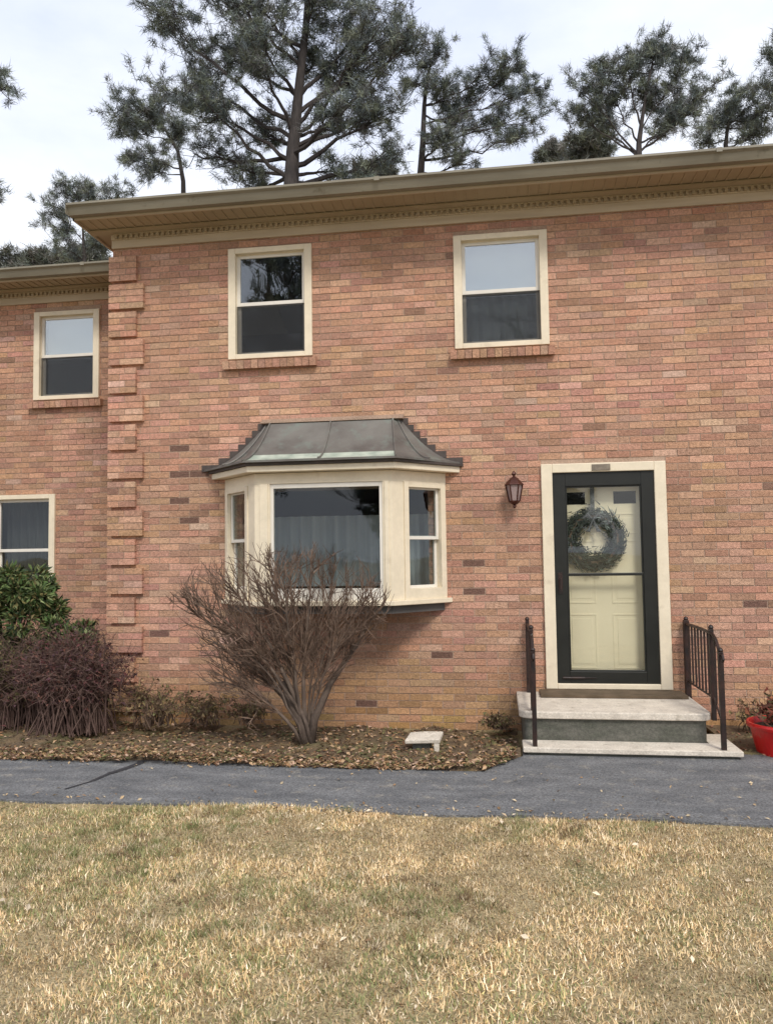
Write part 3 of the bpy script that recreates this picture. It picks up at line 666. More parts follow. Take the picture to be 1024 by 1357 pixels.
# planting bed
mb = MB(); nx, ny = 300, 22; X0, X1 = -9, .15
def bedz(x, y): return .010+.022*math.sin(x*2.1+1)*math.sin(y*3)+.014*math.sin(x*7.7+y*5)+.010*math.sin(x*17.7-y*11)+.01
for i in range(nx+1):
    for j in range(ny+1):
        x = X0+(X1-X0)*i/nx
        yt = 1.4 if x < WX0 else 0
        yb_ = (-1.66+.03*math.sin(x*1.9)+.018*math.sin(x*6.3)) if x < -.12 else -1.62+.38*(x+.12)/.27
        y = yb_+(yt-yb_)*j/ny
        mb.v.append((x, y, .006 if j == 0 else max(.006-.10*(j/ny), bedz(x, y)-.085*(j/ny))))
for i in range(nx):
    for j in range(ny):
        a = i*(ny+1)+j; mb.f.append((a, a+ny+1, a+ny+2, a+1)); mb.mi.append(0); mb.c.append(None)
mb2 = MB(); mb2.box(1.84, 8, -1.02, -.002, -.01, .012)
mb.v += [(a, b, c) for a, b, c in mb2.v]; off = len(mb.v)-8
for f in mb2.f: mb.f.append(tuple(off+i for i in f)); mb.mi.append(0); mb.c.append(None)
tag(mb.build('planting_bed', M['soil'], smooth=False), kind='structure')

# grass blades
def blades(n, x0, x1, y0, y1, h, wd, name, zf=bump, lean=1.3, tones=None, seed=1):
    r = np.random.default_rng(seed)
    x = r.uniform(x0, x1, n); y = r.uniform(y0, y1, n)
    z = .012*np.sin(x*1.7+y)+.010*np.sin(x*3.1-y*2.3)-.008
    edge = -2.64+.02*np.sin(x*2.3)+.012*np.sin(x*7.1+1)+r.normal(0, .03, n)+.015; keep = y < edge; x, y, z = x[keep], y[keep], z[keep]; n = len(x)
    # patchiness: sum of random sines
    def fld(sc, k):
        rr = np.random.default_rng(k); s = np.zeros(n)
        for _ in range(9):
            a = rr.uniform(0, 6.28); q = sc*rr.uniform(.5, 1.8); s += np.sin((x*np.cos(a)+y*np.sin(a)*.8)*q+rr.uniform(0, 6.28))
        return s/3
    g = fld(2.0, 11)+.8*fld(7, 12)+.5*fld(25, 15); t = fld(5, 13)+.8*fld(19, 14)
    hh = h*r.uniform(.4, 1.25, n)*(1+.2*np.clip(t, -1, 1)); th = r.uniform(0, 2*np.pi, n)
    ln_ = np.abs(r.normal(0, 1, n))*.5*lean+.25; ln_ = np.clip(ln_, 0, 1.5)
    d = np.stack([np.cos(th)*np.sin(ln_), np.sin(th)*np.sin(ln_), np.cos(ln_)], 1)*hh[:, None]
    sd_ = np.stack([-np.sin(th), np.cos(th), r.normal(0, .25, n)], 1)*(wd*r.uniform(.5, 1.5, n))[:, None]
    p = np.stack([x, y, z], 1)
    V = np.stack([p-sd_, p+sd_, p+d], 1)
    straw = np.array([[.60, .47, .27], [.50, .38, .20], [.70, .58, .38], [.38, .26, .13], [.80, .70, .52], [.20, .13, .065], [.44, .38, .17]])
    green = np.array([[.22, .24, .10], [.30, .30, .14], [.16, .19, .07]])
    cs = straw[r.choice(7, n, p=[.24, .24, .16, .13, .09, .07, .07])]; cg = green[r.choice(3, n)]
    pg = 1/(1+np.exp(-(g*1.8-.9))); cs = np.where((r.random(n) < pg*.55)[:, None], cg, cs)
    cs = cs*np.array([1.14, 1.08, 1.04])*(1+.22*np.clip(t, -1.5, 1.5))[:, None]*r.uniform(.8, 1.2, n)[:, None]
    return tag(trimesh(name, V, cs, M['blade']), 'short straw-coloured dormant grass with faint green patches in front of the path', 'grass', kind='stuff')
def tufts(nc, per, name, label, cols, h, spread_, seed):
    r = np.random.default_rng(seed); cx = r.uniform(-6, 4.4, nc); cy = -2.66-np.abs(r.normal(0, 1.6, nc))
    # tufts gather in drifts
    k = np.sin(cx*1.3+cy*.7)+np.sin(cx*2.9-cy*2.1+1)+np.sin(cy*4.1+cx*.6); keep = k > .2; cx, cy = cx[keep], cy[keep]; nc = len(cx)
    i = np.repeat(np.arange(nc), per); n = len(i); sz = r.uniform(.5, 1.4, nc)[i]
    x = cx[i]+r.normal(0, spread_, n)*sz; y = np.minimum(cy[i]+r.normal(0, spread_, n)*sz, -2.63); z = .012*np.sin(x*1.7+y)+.010*np.sin(x*3.1-y*2.3)-.008
    d = np.stack([(x-cx[i])*9+r.normal(0, .5, n), (y-cy[i])*9+r.normal(0, .5, n), np.full(n, .8)], 1); d /= np.linalg.norm(d, axis=1)[:, None]; d *= (h*sz*r.uniform(.5, 1.2, n))[:, None]
    th = r.uniform(0, 6.28, n); s_ = np.stack([np.cos(th), np.sin(th), 0*th], 1)*.0022; p = np.stack([x, y, z], 1)
    cc = np.array(cols); c = cc[r.integers(len(cc), size=nc)][i]*r.uniform(.7, 1.25, n)[:, None]
    return tag(trimesh(name, np.stack([p-s_, p+s_, p+d], 1), c, M['blade']), label, 'grass', kind='stuff')
tufts(2600, 34, 'green_grass', 'olive green grass tufts scattered through the dormant lawn', [(.22, .24, .09), (.28, .28, .12), (.17, .19, .07), (.34, .31, .15)], .042, .026, 5)
tufts(2600, 30, 'dead_grass', 'matted brown and bleached grass tufts scattered through the lawn', [(.20, .13, .065), (.62, .50, .32), (.14, .09, .05), (.80, .68, .48), (.34, .24, .12)], .036, .022, 6)
blades(800000, -6.2, 4.6, -6.0, -2.6, .026, .0028, 'grass', seed=3, lean=3.0)

# fallen leaves
def litter(n, fn, s, name, label, cols):
    V = []; C = []
    for k in range(n):
        x, y, z = fn(); a = random.uniform(0, 6.28); l_ = s*random.uniform(.5, 1.4); w_ = l_*random.uniform(.35, .6)
        nn = Vector((random.gauss(0, .4), random.gauss(0, .4), 1)).normalized(); u = Vector((math.cos(a), math.sin(a), 0)); u = (u-nn*u.dot(nn)).normalized(); v = nn.cross(u)
        p = Vector((x, y, z)); q = [p-u*l_*.5, p+v*w_*.5+nn*l_*.12, p+u*l_*.5, p-v*w_*.5+nn*l_*.10]
        c = np.array(random.choice(cols))*random.uniform(.75, 1.25)
        V.append([q[0], q[3], q[2]]); V.append([q[0], q[2], q[1]]); C += [c, c]
    return tag(trimesh(name, np.array([[tuple(a) for a in t] for t in V]), np.array(C), M['leaf']), label, 'leaves', kind='stuff')
def fbed():
    x = random.uniform(-7.5, .12); yt = 1.3 if x < WX0 else -.03
    yb_ = -1.72 if x < -.12 else -1.68+.38*(x+.12)/.27
    if random.random() < .5: y = yb_+abs(random.gauss(0, .22))
    else: y = random.uniform(yb_, yt)
    y = min(y, yt)
    return x, y, max(.008-.10*(y-yb_)/(yt-yb_), bedz(x, y)-.085*max(0, (y-yb_)/(yt-yb_)))+random.uniform(0, .014)
litter(15000, fbed, .042, 'leaf_litter', 'brown fallen leaves covering the bed along the brick wall', [(.30, .17, .08), (.20, .10, .05), (.42, .28, .16), (.12, .065, .035), (.24, .16, .07), (.50, .34, .24), (.11, .11, .04), (.15, .13, .05), (.10, .06, .03)])
def flawn():
    x = random.uniform(-6, 4.5); y = -2.66-abs(random.gauss(0, 1.6)); return x, y, .02
litter(500, flawn, .035, 'leaf_litter', 'scattered dry leaves lying on the lawn', [(.50, .38, .24), (.30, .18, .09), (.62, .52, .38), (.20, .12, .06)])
def fpath():
    x = random.uniform(-7, 5); e = random.random(); y = (-2.60+abs(random.gauss(0, .05))) if e < .5 else (-1.70-abs(random.gauss(0, .10)) if e < .85 and x < 0 else random.uniform(-2.6, -1.7)); return x, y, .012
litter(520, fpath, .028, 'leaf_litter', 'dry leaf crumbs strewn along both edges of the asphalt path', [(.42, .30, .17), (.26, .16, .08), (.5, .4, .26)])
def fpot():
    return random.uniform(1.85, 4), random.uniform(-1.15, -.03), .02
litter(700, fpot, .035, 'leaf_litter', 'dark fallen leaves in the bed behind the red pot', [(.24, .11, .06), (.30, .15, .09), (.12, .07, .04), (.14, .12, .05)])

# pale stone slab in the bed
SY = -1.0; a = at(563, 985, SY); sl = thing('stone_slab', (a.x, SY, .02), 'small pale stone slab propped in the bed between the bare shrub and the steps', 'stone')
mb = MB(); T = Matrix.Translation((a.x, SY, .085)) @ Matrix.Rotation(R(-4), 4, 'Y') @ Matrix.Rotation(R(8), 4, 'X')
mb.prism([(-.16, -.09), (.13, -.11), (.15, .07), (-.02, .10), (-.13, .09)], -.016, .016, 0, T); mb.build('slab', M['slab'], sl, bevel=.006)
mb = MB(); mb.box(a.x-.10, a.x+.05, SY-.05, SY+.06, -.03, .064); mb.build('base', M['riser'], sl, bevel=.006)
mb = MB(); mb.box(a.x+.08, a.x+.125, SY-.10, SY-.05, -.02, .065); mb.build('foot', M['slab'], sl, bevel=.008)

# ------------------------------------------------------------ bare shrub by the bay
def wob(a, b, n, amp, sag=0):
    pts = []; ax = Vector((random.gauss(0, 1), random.gauss(0, 1), random.gauss(0, 1)))*amp; ph = random.uniform(0, 6)
    for k in range(n+1):
        t = k/n; p = a.lerp(b, t)+ax*math.sin(t*math.pi)*.8+Vector((random.gauss(0, 1), random.gauss(0, 1), random.gauss(0, 1)))*amp*.25*(1 if 0 < k < n else 0); p.z += sag*math.sin(t*math.pi); pts.append(p)
    return pts
def bez(a, b, c, n): return [a*(1-t)**2+b*2*t*(1-t)+c*t*t for t in [k/n for k in range(n+1)]]
base = Vector((at(408, 985, -.95).x, -.95, .01))
sh = thing('bare_shrub', base, 'leafless vase-shaped shrub of many twiggy stems in front of the bay window', 'shrub')
def Rth(th):
    return np.interp(th, [-70, -60, -52, -38, -25, -10, 5, 20, 30, 38], [.40, .75, 1.26, 1.68, 1.74, 1.70, 1.64, 1.56, 1.44, 1.0])
stems = MB(); twigs = MB(); cnt = 0
main = []
for k in range(14):
    th = -57+89*((k+.5)/14)**1.12+random.gauss(0, 2.0); ph = random.uniform(-26, 28)
    if th > 12 and random.random() < .3: continue
    Rr = Rth(th)*random.uniform(.84, .96)*math.cos(R(ph))**.3
    d = Vector((math.sin(R(th)), -math.sin(R(ph))*.62, math.cos(R(th)))); d.x, d.z = d.x, d.z
    d = Vector((math.sin(R(th))*math.cos(R(ph)), -math.sin(R(ph)), math.cos(R(th))*math.cos(R(ph))))
    tip = base+d*Rr; bst = base+Vector((random.uniform(-.05, .04), random.uniform(-.04, .04), 0))
    ctrl = base+Vector((d.x*.32-.06, d.y*.25, Rr*.50)); 
    pts = bez(bst, ctrl, tip, 9); pts = [p+Vector((random.gauss(0, .010), random.gauss(0, .010), random.gauss(0, .006)))*(1 if 0 < i < 9 else 0) for i, p in enumerate(pts)]
    r0 = random.choice([.012, .015, .021, .029]); stems.tube(pts, [r0*(1-.78*(i/9)**.8) for i in range(10)], 6); main.append((pts, d, Rr))
# thick lower trunk leaning left
stems.tube([base+Vector((.01, 0, -.02)), base+Vector((-.04, 0, .13)), base+Vector((-.13, .0, .32)), base+Vector((-.22, 0, .52))], [.058, .048, .040, .020], 9)
stems.tube([base+Vector((.02, .0, -.02)), base+Vector((.06, 0, .2)), base+Vector((.20, 0, .5)), base+Vector((.42, .02, .82)), base+Vector((.60, .02, 1.10))], [.045, .035, .027, .019, .008], 8)
main.append(([base+Vector((.06, 0, .2)), base+Vector((.20, 0, .5)), base+Vector((.32, 0, .66)), base+Vector((.42, .02, .82)), base+Vector((.52, .02, .96)), base+Vector((.60, .02, 1.10))], Vector((.45, 0, .8)).normalized(), 1.3))
def clampwall(p): p.y = min(p.y, -.56 if (BC-1.3 < p.x < BC+1.2 and p.z > 1.05) else -.06); return p
for pts, d, Rr in main:
    n = len(pts)
    for j in range(26):
        t = random.uniform(.30, .98); i = t*(n-1); i0 = int(i); p = pts[i0].lerp(pts[min(i0+1, n-1)], i-i0)
        dd = (d+Vector((random.gauss(0, .38), random.gauss(0, .38), random.gauss(.10, .30)))).normalized()
        e = p+dd*random.uniform(.25, .55)
        v = e-base; th = math.degrees(math.atan2(v.x, math.hypot(v.z, v.y*.6))); lim = Rth(th)*random.uniform(.96, 1.05)
        if v.length > lim: e = base+v.normalized()*lim
        e = clampwall(e); q = wob(p, e, 4, .02); twigs.tube(q, [.0066, .0055, .0045, .0034, .002], 4)
        for m_ in range(6):
            t2 = random.uniform(.25, 1); ii = t2*4; i1 = int(ii); p2 = q[i1].lerp(q[min(i1+1, 4)], ii-i1)
            d2 = (dd+Vector((random.gauss(0, .5), random.gauss(0, .5), random.gauss(.15, .4)))).normalized(); e2 = p2+d2*random.uniform(.10, .26)
            v = e2-base; th = math.degrees(math.atan2(v.x, math.hypot(v.z, v.y*.6))); lim = Rth(th)*random.uniform(.98, 1.06)
            if v.length > lim: e2 = base+v.normalized()*lim
            e2 = clampwall(e2); twigs.tube(wob(p2, e2, 2, .008), [.0036, .0027, .0015], 3)
stems.build('stems', M['stem'], sh, smooth=True); twigs.build('twigs', M['twig'], sh)

# low twiggy barberry-like bush at left and small dry clumps
def twiggy(name, c, rad, hgt, n, m, label, lean=0, kids=4, r=.004, leafc=None, group=None, nl=0):
    t = thing(name, c, label, 'shrub', group); mb = MB(); V = []; C = []
    for k in range(n):
        a = random.uniform(0, 6.28); rr = rad*math.sqrt(random.uniform(.05, 1)); b = c+Vector((random.gauss(0, .26)*rad, random.gauss(0, .18)*rad, 0))
        e = c+Vector((rr*math.cos(a)+lean, rr*math.sin(a)*.8, hgt*random.uniform(.45, 1)*math.sqrt(max(.08, 1-.75*(rr/rad)**2))))
        e.y = min(e.y, (1.3 if c.x < WX0 else -.05)); ctrl = b.lerp(e, .35); ctrl.z += hgt*.45
        pts = bez(b, ctrl, e, 6); pts = [p+Vector((random.gauss(0, .012), random.gauss(0, .012), random.gauss(0, .012)))*(i > 0) for i, p in enumerate(pts)]
        mb.tube(pts, [r*1.6*(1-.7*i/6) for i in range(7)], 4)
        for j in range(kids):
            i = random.randint(2, 6); p = pts[i]; e2 = p+Vector((random.gauss(0, .10), random.gauss(0, .10), random.gauss(.03, .09)))*rad*1.3
            e2.y = min(e2.y, (1.3 if c.x < WX0 else -.05)); e2.z = max(.02, e2.z); mb.tube([p, (p+e2)/2+Vector((random.gauss(0, .01), 0, .01)), e2], [r*.7, r*.55, r*.35], 3)
            for q in range(nl):
                pp = np.array(p.lerp(e2, random.random())); V.append([pp, pp+rng.normal(0, .016, 3), pp+rng.normal(0, .016, 3)]); C.append(np.array(random.choice(leafc))*random.uniform(.7, 1.3))
    mb.build('stems', m, t)
    if V: trimesh('foliage', np.array(V), np.array(C), M['leaf'], t, tuple(c))
    return t
a = at(92, 975, -.75)
twiggy('barberry_bush', Vector((a.x, -.70, .01)), .60, 1.03, 420, M['purple'], 'bare purple-brown twiggy bush below the evergreen shrub', kids=8, leafc=[(.10, .03, .03), (.16, .07, .05), (.06, .025, .03)], nl=2)
a = at(20, 975, -.6)
twiggy('barberry_bush', Vector((a.x-.1, -.45, .01)), .75, 1.0, 320, M['purple'], 'low olive-brown twiggy bush at the left edge under the evergreen', kids=6, leafc=[(.10, .09, .03), (.16, .12, .05), (.06, .06, .02)], nl=3)
OL = [(.22, .16, .07), (.16, .12, .05), (.14, .14, .05), (.10, .05, .03), (.28, .20, .10)]
for (px0, py0, Y, rad, hg, lab, n_) in ((205, 975, -.40, .42, .46, 'brown dry clump against the foot of the quoined corner', 70), (268, 975, -.34, .36, .32, 'dry clump between the corner clump and the bare shrub', 45), (330, 975, -.25, .26, .24, 'low dry clump behind the stem of the bare shrub', 30), (660, 985, -.30, .16, .14, 'low dark clump against the left side of the steps', 60), (1008, 960, -.3, .26, .34, 'reddish dry stems against the wall behind the red pot', 40)):
    a = at(px0, py0, Y)
    twiggy('dry_clump', Vector((a.x, Y, .01)), rad, hg, n_, M['twig'], lab, kids=5, r=.003, leafc=OL, nl=4, group='low dry plants in the beds')

# evergreen shrub with broad leaves
def leafball(c, rx, ry, rz_, n, ls, cols, avoid=None, clumps=26):
    V = []; C = []; cl = []
    for k in range(clumps):
        while True:
            d = rng.normal(0, 1, 3); d /= np.linalg.norm(d); r_ = rng.uniform(.25, 1)**.5
            if d[2] > -.6: break
        cl.append((c+d*np.array([rx, ry, rz_])*r_*.85, rng.uniform(.18, .34)*min(rx, rz_), rng.uniform(.75, 1.25)))
    for k in range(n):
        cc, cr, ct = cl[rng.integers(clumps)]; d = rng.normal(0, 1, 3); d /= np.linalg.norm(d); p = cc+d*cr*rng.uniform(.6, 1.05)
        u = d+rng.normal(0, .5, 3); u[2] -= .25; u /= np.linalg.norm(u); s_ = np.cross(u, rng.normal(0, 1, 3)+np.array([0, 0, 1.5])); s_ /= np.linalg.norm(s_)
        l_ = ls*rng.uniform(.6, 1.25); w_ = l_*.17; a_, b_ = p, p+u*l_; m_ = p+u*l_*.5; nn = np.cross(u, s_)*l_*.06
        col = np.array(random.choice(cols))*rng.uniform(.75, 1.25)
        V += [[a_, m_+s_*w_+nn, b_], [a_, b_, m_-s_*w_+nn]]; C += [col, col]
    return np.array(V), np.array(C), cl
a = at(14, 798, .0); ec = np.array([a.x, .0, a.z])
ev = thing('evergreen_shrub', (ec[0], ec[1], 0), 'broad-leaved green shrub in front of the left ground floor window', 'shrub')
EG = [(.07, .12, .03), (.05, .09, .022), (.12, .17, .05), (.03, .05, .02), (.20, .24, .10), (.14, .12, .04)]
V, C, cl = leafball(ec, .60, .5, .42, 8000, .085, EG, clumps=30)
a = at(88, 850, -.1); V2, C2, cl2 = leafball(np.array([a.x, -.1, a.z]), .34, .35, .26, 4200, .08, EG, clumps=16)
a = at(-20, 880, -.1); V3, C3, cl3 = leafball(np.array([a.x, -.1, a.z]), .7, .4, .4, 5000, .08, EG, clumps=22)
V = np.concatenate([V, V2, V3]); C = np.concatenate([C, C2, C3]); cl = cl+cl2+cl3
trimesh('foliage', V, C, M['leaf'], ev, (ec[0], ec[1], 0))
mb = MB()
for cc, cr, _ in cl: mb.tube(bez(Vector((ec[0]+random.gauss(0, .05), ec[1], 0)), Vector((ec[0], ec[1], .6)), Vector(cc), 6), [.02, .017, .014, .011, .009, .006, .003], 5)
mb.build('stems', M['stem'], ev)

# ------------------------------------------------------------ trees
def needles(P, D, n, L_, W_, cols, r, droop=0):
    """needle tufts: P (m,3) centres, D (m,3) growth directions"""
    m = len(P); idx = np.repeat(np.arange(m), n); k = len(idx)
    base_ = P[idx]+r.normal(0, L_*.22, (k, 3)); d = D[idx]*.55+r.normal(0, .62, (k, 3)); d[:, 2] += .12-droop; d /= np.linalg.norm(d, axis=1)[:, None]
    ln_ = (L_*r.uniform(.6, 1.25, k))[:, None]; s_ = np.cross(d, r.normal(0, 1, (k, 3))); s_ /= np.linalg.norm(s_, axis=1)[:, None]; s_ *= W_
    V = np.stack([base_-s_, base_+s_, base_+d*ln_], 1)
    cc = np.array(cols); tc_ = cc[r.integers(len(cc), size=m)]*r.uniform(.75, 1.65, (m, 1))
    return V, tc_[idx]*r.uniform(.8, 1.25, (k, 1))
PINE = [(.115, .14, .125), (.135, .155, .11), (.095, .115, .12), (.17, .185, .135), (.12, .12, .12)]
def tree(name, label, Y, trunk, limbs, ground=0, tw=.3, tuft=7, L_=.19, cols=PINE, dens=1.0, seed=1, group='pine trees rising behind the roof', W_=.0075, sub=12, bare=False, spread=1.0):
    """trunk: pixel polyline top part (bottom to top) ; limbs: (t0, px, py, radius_px, tufts, dy)"""
    rr = random.Random(seed); r = np.random.default_rng(seed); pm = F/(Y-CAM.y)
    tp = [at(x, y, Y) for x, y in trunk]; b = Vector((tp[0].x+.1, Y, 0))
    path = [b, b.lerp(tp[0], .5)+Vector((.05, 0, 0))]+tp
    t = thing(name, b, label, 'tree', group)
    mb = MB(); n = len(path); rad = [tw*(1-.25*k/1.0) if k < 2 else tw*(.72-.60*((k-2)/max(1, n-3))**.8) for k in range(n)]; rad[0] = tw; rad[1] = tw*.85
    mb.tube(path, rad, 10); mb.build('trunk', M['bark'], t, smooth=True)
    lb = MB(); P = []; D = []
    for (t0, px, py, rp__, nt_, dy) in limbs:
        i = t0*(len(tp)-1); i0 = min(int(i), len(tp)-2) if len(tp) > 1 else 0
        st_ = tp[i0].lerp(tp[i0+1], i-i0) if len(tp) > 1 else tp[0]
        c = at(px, py, Y)+Vector((0, dy, 0)); R_ = rp__/pm*spread; rl = tw*(.24-.13*t0)*rr.uniform(.75, 1.1)
        v = c-st_; ctrl = st_+v*.5+Vector((0, 0, -abs(v.x)*.06+rr.uniform(-.1, .08)*v.length))
        pts = bez(st_, ctrl, c, 8); pts = [p+Vector((rr.gauss(0, 1), rr.gauss(0, 1), rr.gauss(0, 1)))*.03*v.length*.5*(0 < i < 8) for i, p in enumerate(pts)]
        lb.tube(pts, [rl*(1-.80*(k/8)) for k in range(9)], 6)
        for s in range(int(sub*max(1, nt_/26))):
            k = rr.uniform(.45, 1)*8; k0 = int(k); p = pts[k0].lerp(pts[min(8, k0+1)], k-k0)
            q = c+Vector((rr.gauss(0, .68)*R_, rr.gauss(0, .68)*R_, rr.gauss(.08, .52)*R_)); w2 = wobr(rr, p, q, 4, .07*(q-p).length)
            lb.tube(w2, [rl*.20, rl*.17, rl*.14, rl*.10, rl*.05] if rl > .05 else [.012, .010, .008, .006, .004], 4)
            nn = max(2, int(nt_/(sub*max(1, nt_/26))*2.1+.5))
            for z_ in range(nn):
                tt = rr.uniform(.35, 1.0)*4; a0 = int(tt); pp = w2[a0].lerp(w2[min(4, a0+1)], tt-a0)
                e = pp+Vector((rr.gauss(0, .26)*R_, rr.gauss(0, .26)*R_, rr.gauss(.08, .20)*R_))
                lb.tube([pp, (pp+e)/2+Vector((0, 0, -.02)), e], [.009, .007, .004], 3)
                dv = (e-pp); dv = dv.normalized() if dv.length > 1e-4 else Vector((0, 0, 1)); P.append(tuple(e)); D.append(tuple(dv))
                P.append(tuple((pp+e)/2)); D.append(tuple(dv))
                if rr.random() < .6: P.append(tuple(e+dv*L_*.5)); D.append(tuple(dv))
    lb.build('limbs', M['bark'], t)
    if not bare:
        V, C = needles(np.array(P), np.array(D), tuft*4, L_, W_, cols, r); trimesh('crown', V, C, M['needle'], t, tuple(b))
    return t
def wobr(rr, a, b, n, amp):
    ax = Vector((rr.gauss(0, 1), rr.gauss(0, 1), rr.gauss(0, 1)))*amp; return [a.lerp(b, k/n)+ax*math.sin(math.pi*k/n) for k in range(n+1)]
tree('pine_tree', 'tallest broad pine with thick dark trunk, rising behind the roof above the left upper window', 11,
     [(386, 300), (386, 245), (388, 200), (392, 160), (398, 100), (405, 40), (410, -40), (412, -110)],
     [(.20, 300, 205, 42, 30, .5), (.24, 262, 150, 46, 34, -.5), (.30, 335, 150, 38, 26, 1), (.34, 240, 85, 48, 38, .6), (.42, 225, 30, 46, 36, -.6), (.5, 290, 50, 50, 42, .5),
      (.5, 345, 70, 45, 36, -.8), (.62, 340, -10, 55, 46, .4), (.66, 260, -30, 50, 36, 0), (.55, 405, 60, 40, 32, .8), (.7, 425, 5, 52, 44, -.5), (.45, 455, 75, 45, 36, .6),
      (.40, 500, 60, 44, 36, -.4), (.36, 545, 25, 36, 30, .3), (.5, 480, 5, 48, 40, .6), (.3, 480, 130, 40, 28, .8), (.26, 455, 175, 34, 22, -.8), (.22, 500, 150, 30, 18, .2), (.8, 400, -80, 60, 44, 0),
      (.2, 330, 235, 30, 14, .7), (.18, 440, 215, 26, 12, .5), (.85, 480, -70, 55, 36, 0), (.16, 290, 165, 30, 20, -1), (.15, 520, 190, 26, 16, .5), (.3, 545, 75, 28, 18, -.5), (.12, 470, 240, 26, 12, .2), (.35, 430, 130, 30, 18, 1), (.35, 360, 110, 34, 22, -1), (.25, 250, 195, 28, 14, .3), (.6, 300, 5, 50, 40, -1)], tw=.33, seed=4, tuft=6)
tree('pine_tree', 'small dark pine above the left corner of the main roof', 14, [(244, 300), (243, 240), (236, 200), (215, 165), (200, 140)],
     [(.35, 175, 205, 32, 24, 0), (.6, 160, 165, 34, 28, .3), (.75, 200, 160, 34, 28, -.3), (.6, 240, 170, 26, 20, .2), (.9, 150, 145, 22, 12, 0), (.3, 205, 225, 26, 18, 0), (.9, 215, 150, 25, 14, 0)], tw=.13, seed=5, tuft=6)
tree('pine_tree', 'low spreading pine left of the roof end, above the set-back house', 16, [(112, 400), (112, 340), (110, 300), (105, 270)],
     [(.5, 75, 275, 24, 20, 0), (.7, 120, 255, 28, 24, 0), (.9, 95, 250, 26, 22, .4), (.4, 80, 310, 22, 16, 0), (.4, 125, 315, 24, 20, .3), (.6, 160, 262, 24, 18, 0), (.3, 100, 335, 25, 16, 0)], tw=.12, seed=6, tuft=6)
tree('pine_tree', 'dark straight-trunked pine whose crown leans right, above the right upper window', 15, [(556, 300), (557, 235), (560, 190), (562, 140), (565, 105), (572, 80)],
     [(.8, 545, 120, 22, 14, 0), (.75, 590, 120, 26, 24, 0), (.6, 620, 115, 30, 28, .4), (.6, 655, 95, 28, 26, 0), (.5, 690, 85, 22, 18, 0), (.45, 650, 150, 30, 24, .5), (.4, 700, 145, 26, 24, 0),
      (.3, 690, 180, 24, 18, 0), (.9, 560, 90, 18, 12, 0), (.95, 582, 70, 16, 10, 0), (.3, 590, 195, 28, 26, -.3), (.2, 620, 210, 24, 16, 0), (.55, 600, 150, 26, 20, .5), (.5, 715, 115, 16, 10, 0)], tw=.2, seed=8, tuft=6)
tree('pine_tree', 'round-headed pine with forked limbs above the right part of the roof', 15, [(846, 280), (846, 215), (846, 190), (850, 160), (856, 120), (866, 75)],
     [(.28, 775, 120, 28, 26, 0), (.3, 765, 150, 22, 16, 0), (.4, 805, 110, 28, 26, .3), (.55, 830, 90, 26, 22, 0), (.8, 865, 75, 26, 26, 0), (.95, 885, 55, 20, 16, .2), (.7, 860, 120, 28, 28, .4),
      (.5, 895, 100, 26, 24, 0), (.4, 900, 140, 26, 24, .4), (.3, 930, 125, 24, 20, 0), (.3, 880, 165, 24, 18, 0), (.95, 910, 75, 14, 8, 0), (.25, 800, 160, 22, 14, .4), (.9, 790, 90, 16, 8, 0)], tw=.18, seed=9, tuft=6)
tree('pine_tree', 'small pine at the right edge with its crown just above the gutter', 17, [(960, 260), (961, 190), (964, 165), (970, 140)],
     [(.5, 960, 150, 22, 18, 0), (.7, 985, 150, 24, 22, 0), (.6, 1010, 165, 22, 18, 0), (.9, 975, 125, 16, 10, 0), (.3, 1000, 180, 22, 14, 0), (.6, 935, 165, 20, 14, 0), (.8, 1005, 135, 20, 14, 0), (.4, 925, 190, 18, 10, 0), (.7, 1035, 140, 24, 16, 0)], tw=.14, seed=10, tuft=6)
tree('pine_tree', 'pine mostly beyond the right edge, one branch reaching into view', 14, [(1090, 300), (1090, 200), (1085, 120), (1080, 40), (1080, -40)],
     [(.6, 1022, 70, 20, 16, 0), (.5, 1030, 100, 20, 16, 0), (.5, 1060, 90, 35, 30, 0), (.8, 1060, 20, 35, 30, 0), (.7, 1110, 40, 35, 30, 0), (.4, 1110, 130, 35, 26, 0)], tw=.2, seed=11, tuft=6)
tree('pine_tree', 'pine mostly beyond the left edge, two twigs reaching into view', 9, [(-90, 500), (-90, 300), (-88, 150), (-85, 60), (-80, -60)],
     [(.55, 10, 115, 20, 12, 0), (.55, -30, 120, 30, 24, 0), (.3, 0, 258, 10, 5, 0), (.3, -40, 240, 30, 24, 0), (.8, -60, 20, 40, 30, 0), (.7, -120, 60, 40, 30, 0), (.3, -130, 200, 40, 30, 0)], tw=.25, seed=12, tuft=5)
GREY = [(.11, .115, .10), (.08, .09, .07), (.15, .14, .125), (.10, .11, .075)]
for i, (xx, yy, w_, Yd, lab) in enumerate(((15, 352, 24, 30, 'far grey-green treetop at the left edge above the set-back roof'), (62, 348, 24, 27, 'far grey-green treetop second from the left edge'), (110, 345, 26, 24, 'far grey-green treetop beside the end of the main gutter'), (495, 232, 18, 22, 'low green treetop between the tall pine and the straight-trunked pine'), (785, 195, 26, 24, 'pale grey-green treetop left of the forked pine'), (735, 205, 16, 30, 'small far treetop right of the straight-trunked pine'))):
    tree('broadleaf_tree', lab, Yd, [(xx, yy+60), (xx, yy+20), (xx+2, yy+5)], [(.5, xx-w_*.7, yy+2, w_*.8, 22, 0), (.8, xx, yy-3, w_*.8, 26, 0), (.5, xx+w_*.7, yy+4, w_*.8, 22, 0), (.3, xx, yy+18, w_, 22, 0)], tw=.15, seed=30+i, tuft=5, cols=GREY, group='treetops far behind the houses', L_=.3, W_=.018)
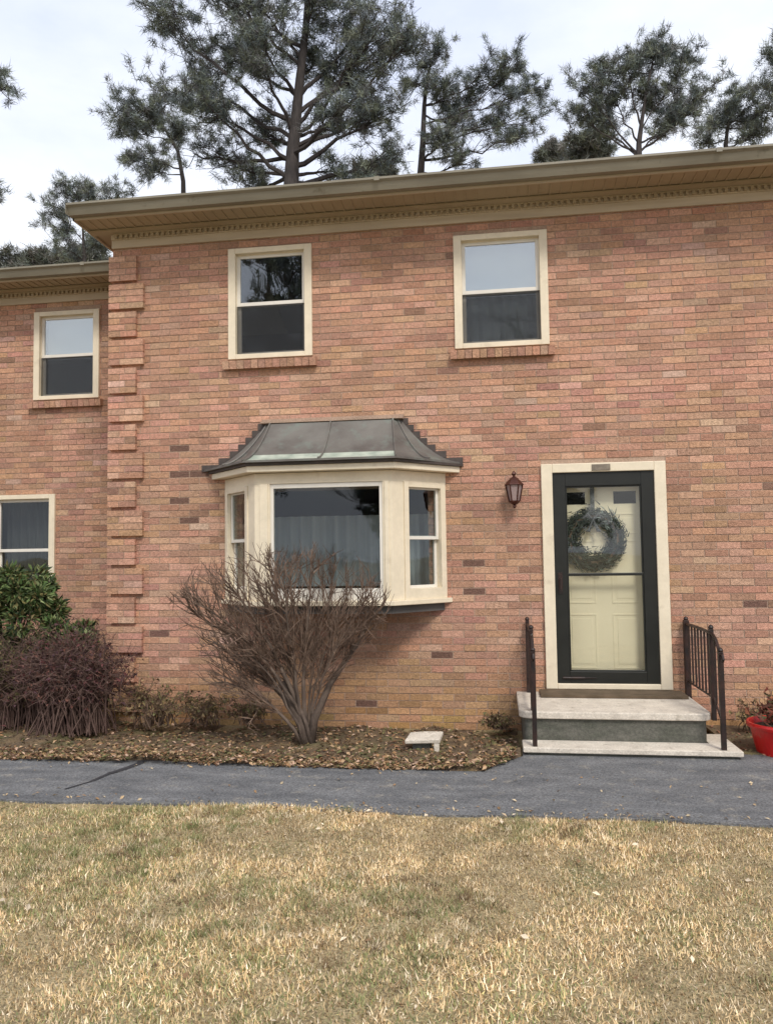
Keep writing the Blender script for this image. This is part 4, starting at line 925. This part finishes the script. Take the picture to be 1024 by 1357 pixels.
# trees across the street behind the camera (seen mirrored in the panes)
def street_tree(x, y, h, seed, lab, ever=False):
    rr = random.Random(seed); r = np.random.default_rng(seed); b = Vector((x, y, 0)); t = thing('street_tree', b, lab, 'tree', 'trees across the street'); mb = MB(); P = []; D = []
    tr_ = [b+Vector((rr.gauss(0, .1), rr.gauss(0, .1), h*k/6)) for k in range(7)]; mb.tube(tr_, [.26*(1-.85*k/6) for k in range(7)], 8); mb.build('trunk', M['bark'], t)
    lb = MB()
    for k in range(26):
        z_ = rr.uniform(.22, .95); p = b+Vector((0, 0, h*z_)); a = rr.uniform(0, 6.28); l_ = h*.30*(1.05-z_*.7); e = p+Vector((math.cos(a)*l_, math.sin(a)*l_, l_*rr.uniform(.2, .9)))
        w_ = wobr(rr, p, e, 4, l_*.08); lb.tube(w_, [.07*(1-.6*z_), .06*(1-.6*z_), .045*(1-.6*z_), .03*(1-.6*z_), .01], 5)
        for j in range(9):
            q = w_[rr.randint(1, 4)]; e2 = q+Vector((rr.gauss(0, .25), rr.gauss(0, .25), rr.gauss(.15, .2)))*l_*.7; lb.tube([q, (q+e2)/2, e2], [.02, .014, .006], 3); P.append(tuple(e2)); D.append((0, 0, 1.))
            for m_ in range(4):
                e3 = e2+Vector((rr.gauss(0, .25), rr.gauss(0, .25), rr.gauss(.15, .2)))*l_*.3; lb.tube([(q+e2)/2, e3], [.010, .004], 3); P.append(tuple(e3)); D.append((0, 0, 1.))
    lb.build('limbs', M['bark'], t)
    if ever: V, C = needles(np.array(P), np.array(D), 16, .4, .035, PINE, r); trimesh('crown', V, C, M['needle'], t, tuple(b))
for a_ in ((-9.5, -24, 17, 50, 'dark evergreen across the street, left of the camera', True), (-3.5, -30, 13, 51, 'bare tree across the street left of the middle', False), (1.5, -34, 15, 52, 'bare tree across the street straight behind the camera', False),
           (7, -27, 13, 53, 'bare tree across the street right of the middle', False), (-16, -28, 14, 54, 'bare tree across the street far left', False), (12, -30, 12, 55, 'evergreen across the street far right', True), (-6, -38, 9, 56, 'low evergreen across the street', True), (4, -40, 8, 57, 'low evergreen across the street right of it', True)):
    street_tree(a_[0], a_[1], a_[2], a_[3], a_[4], a_[5])
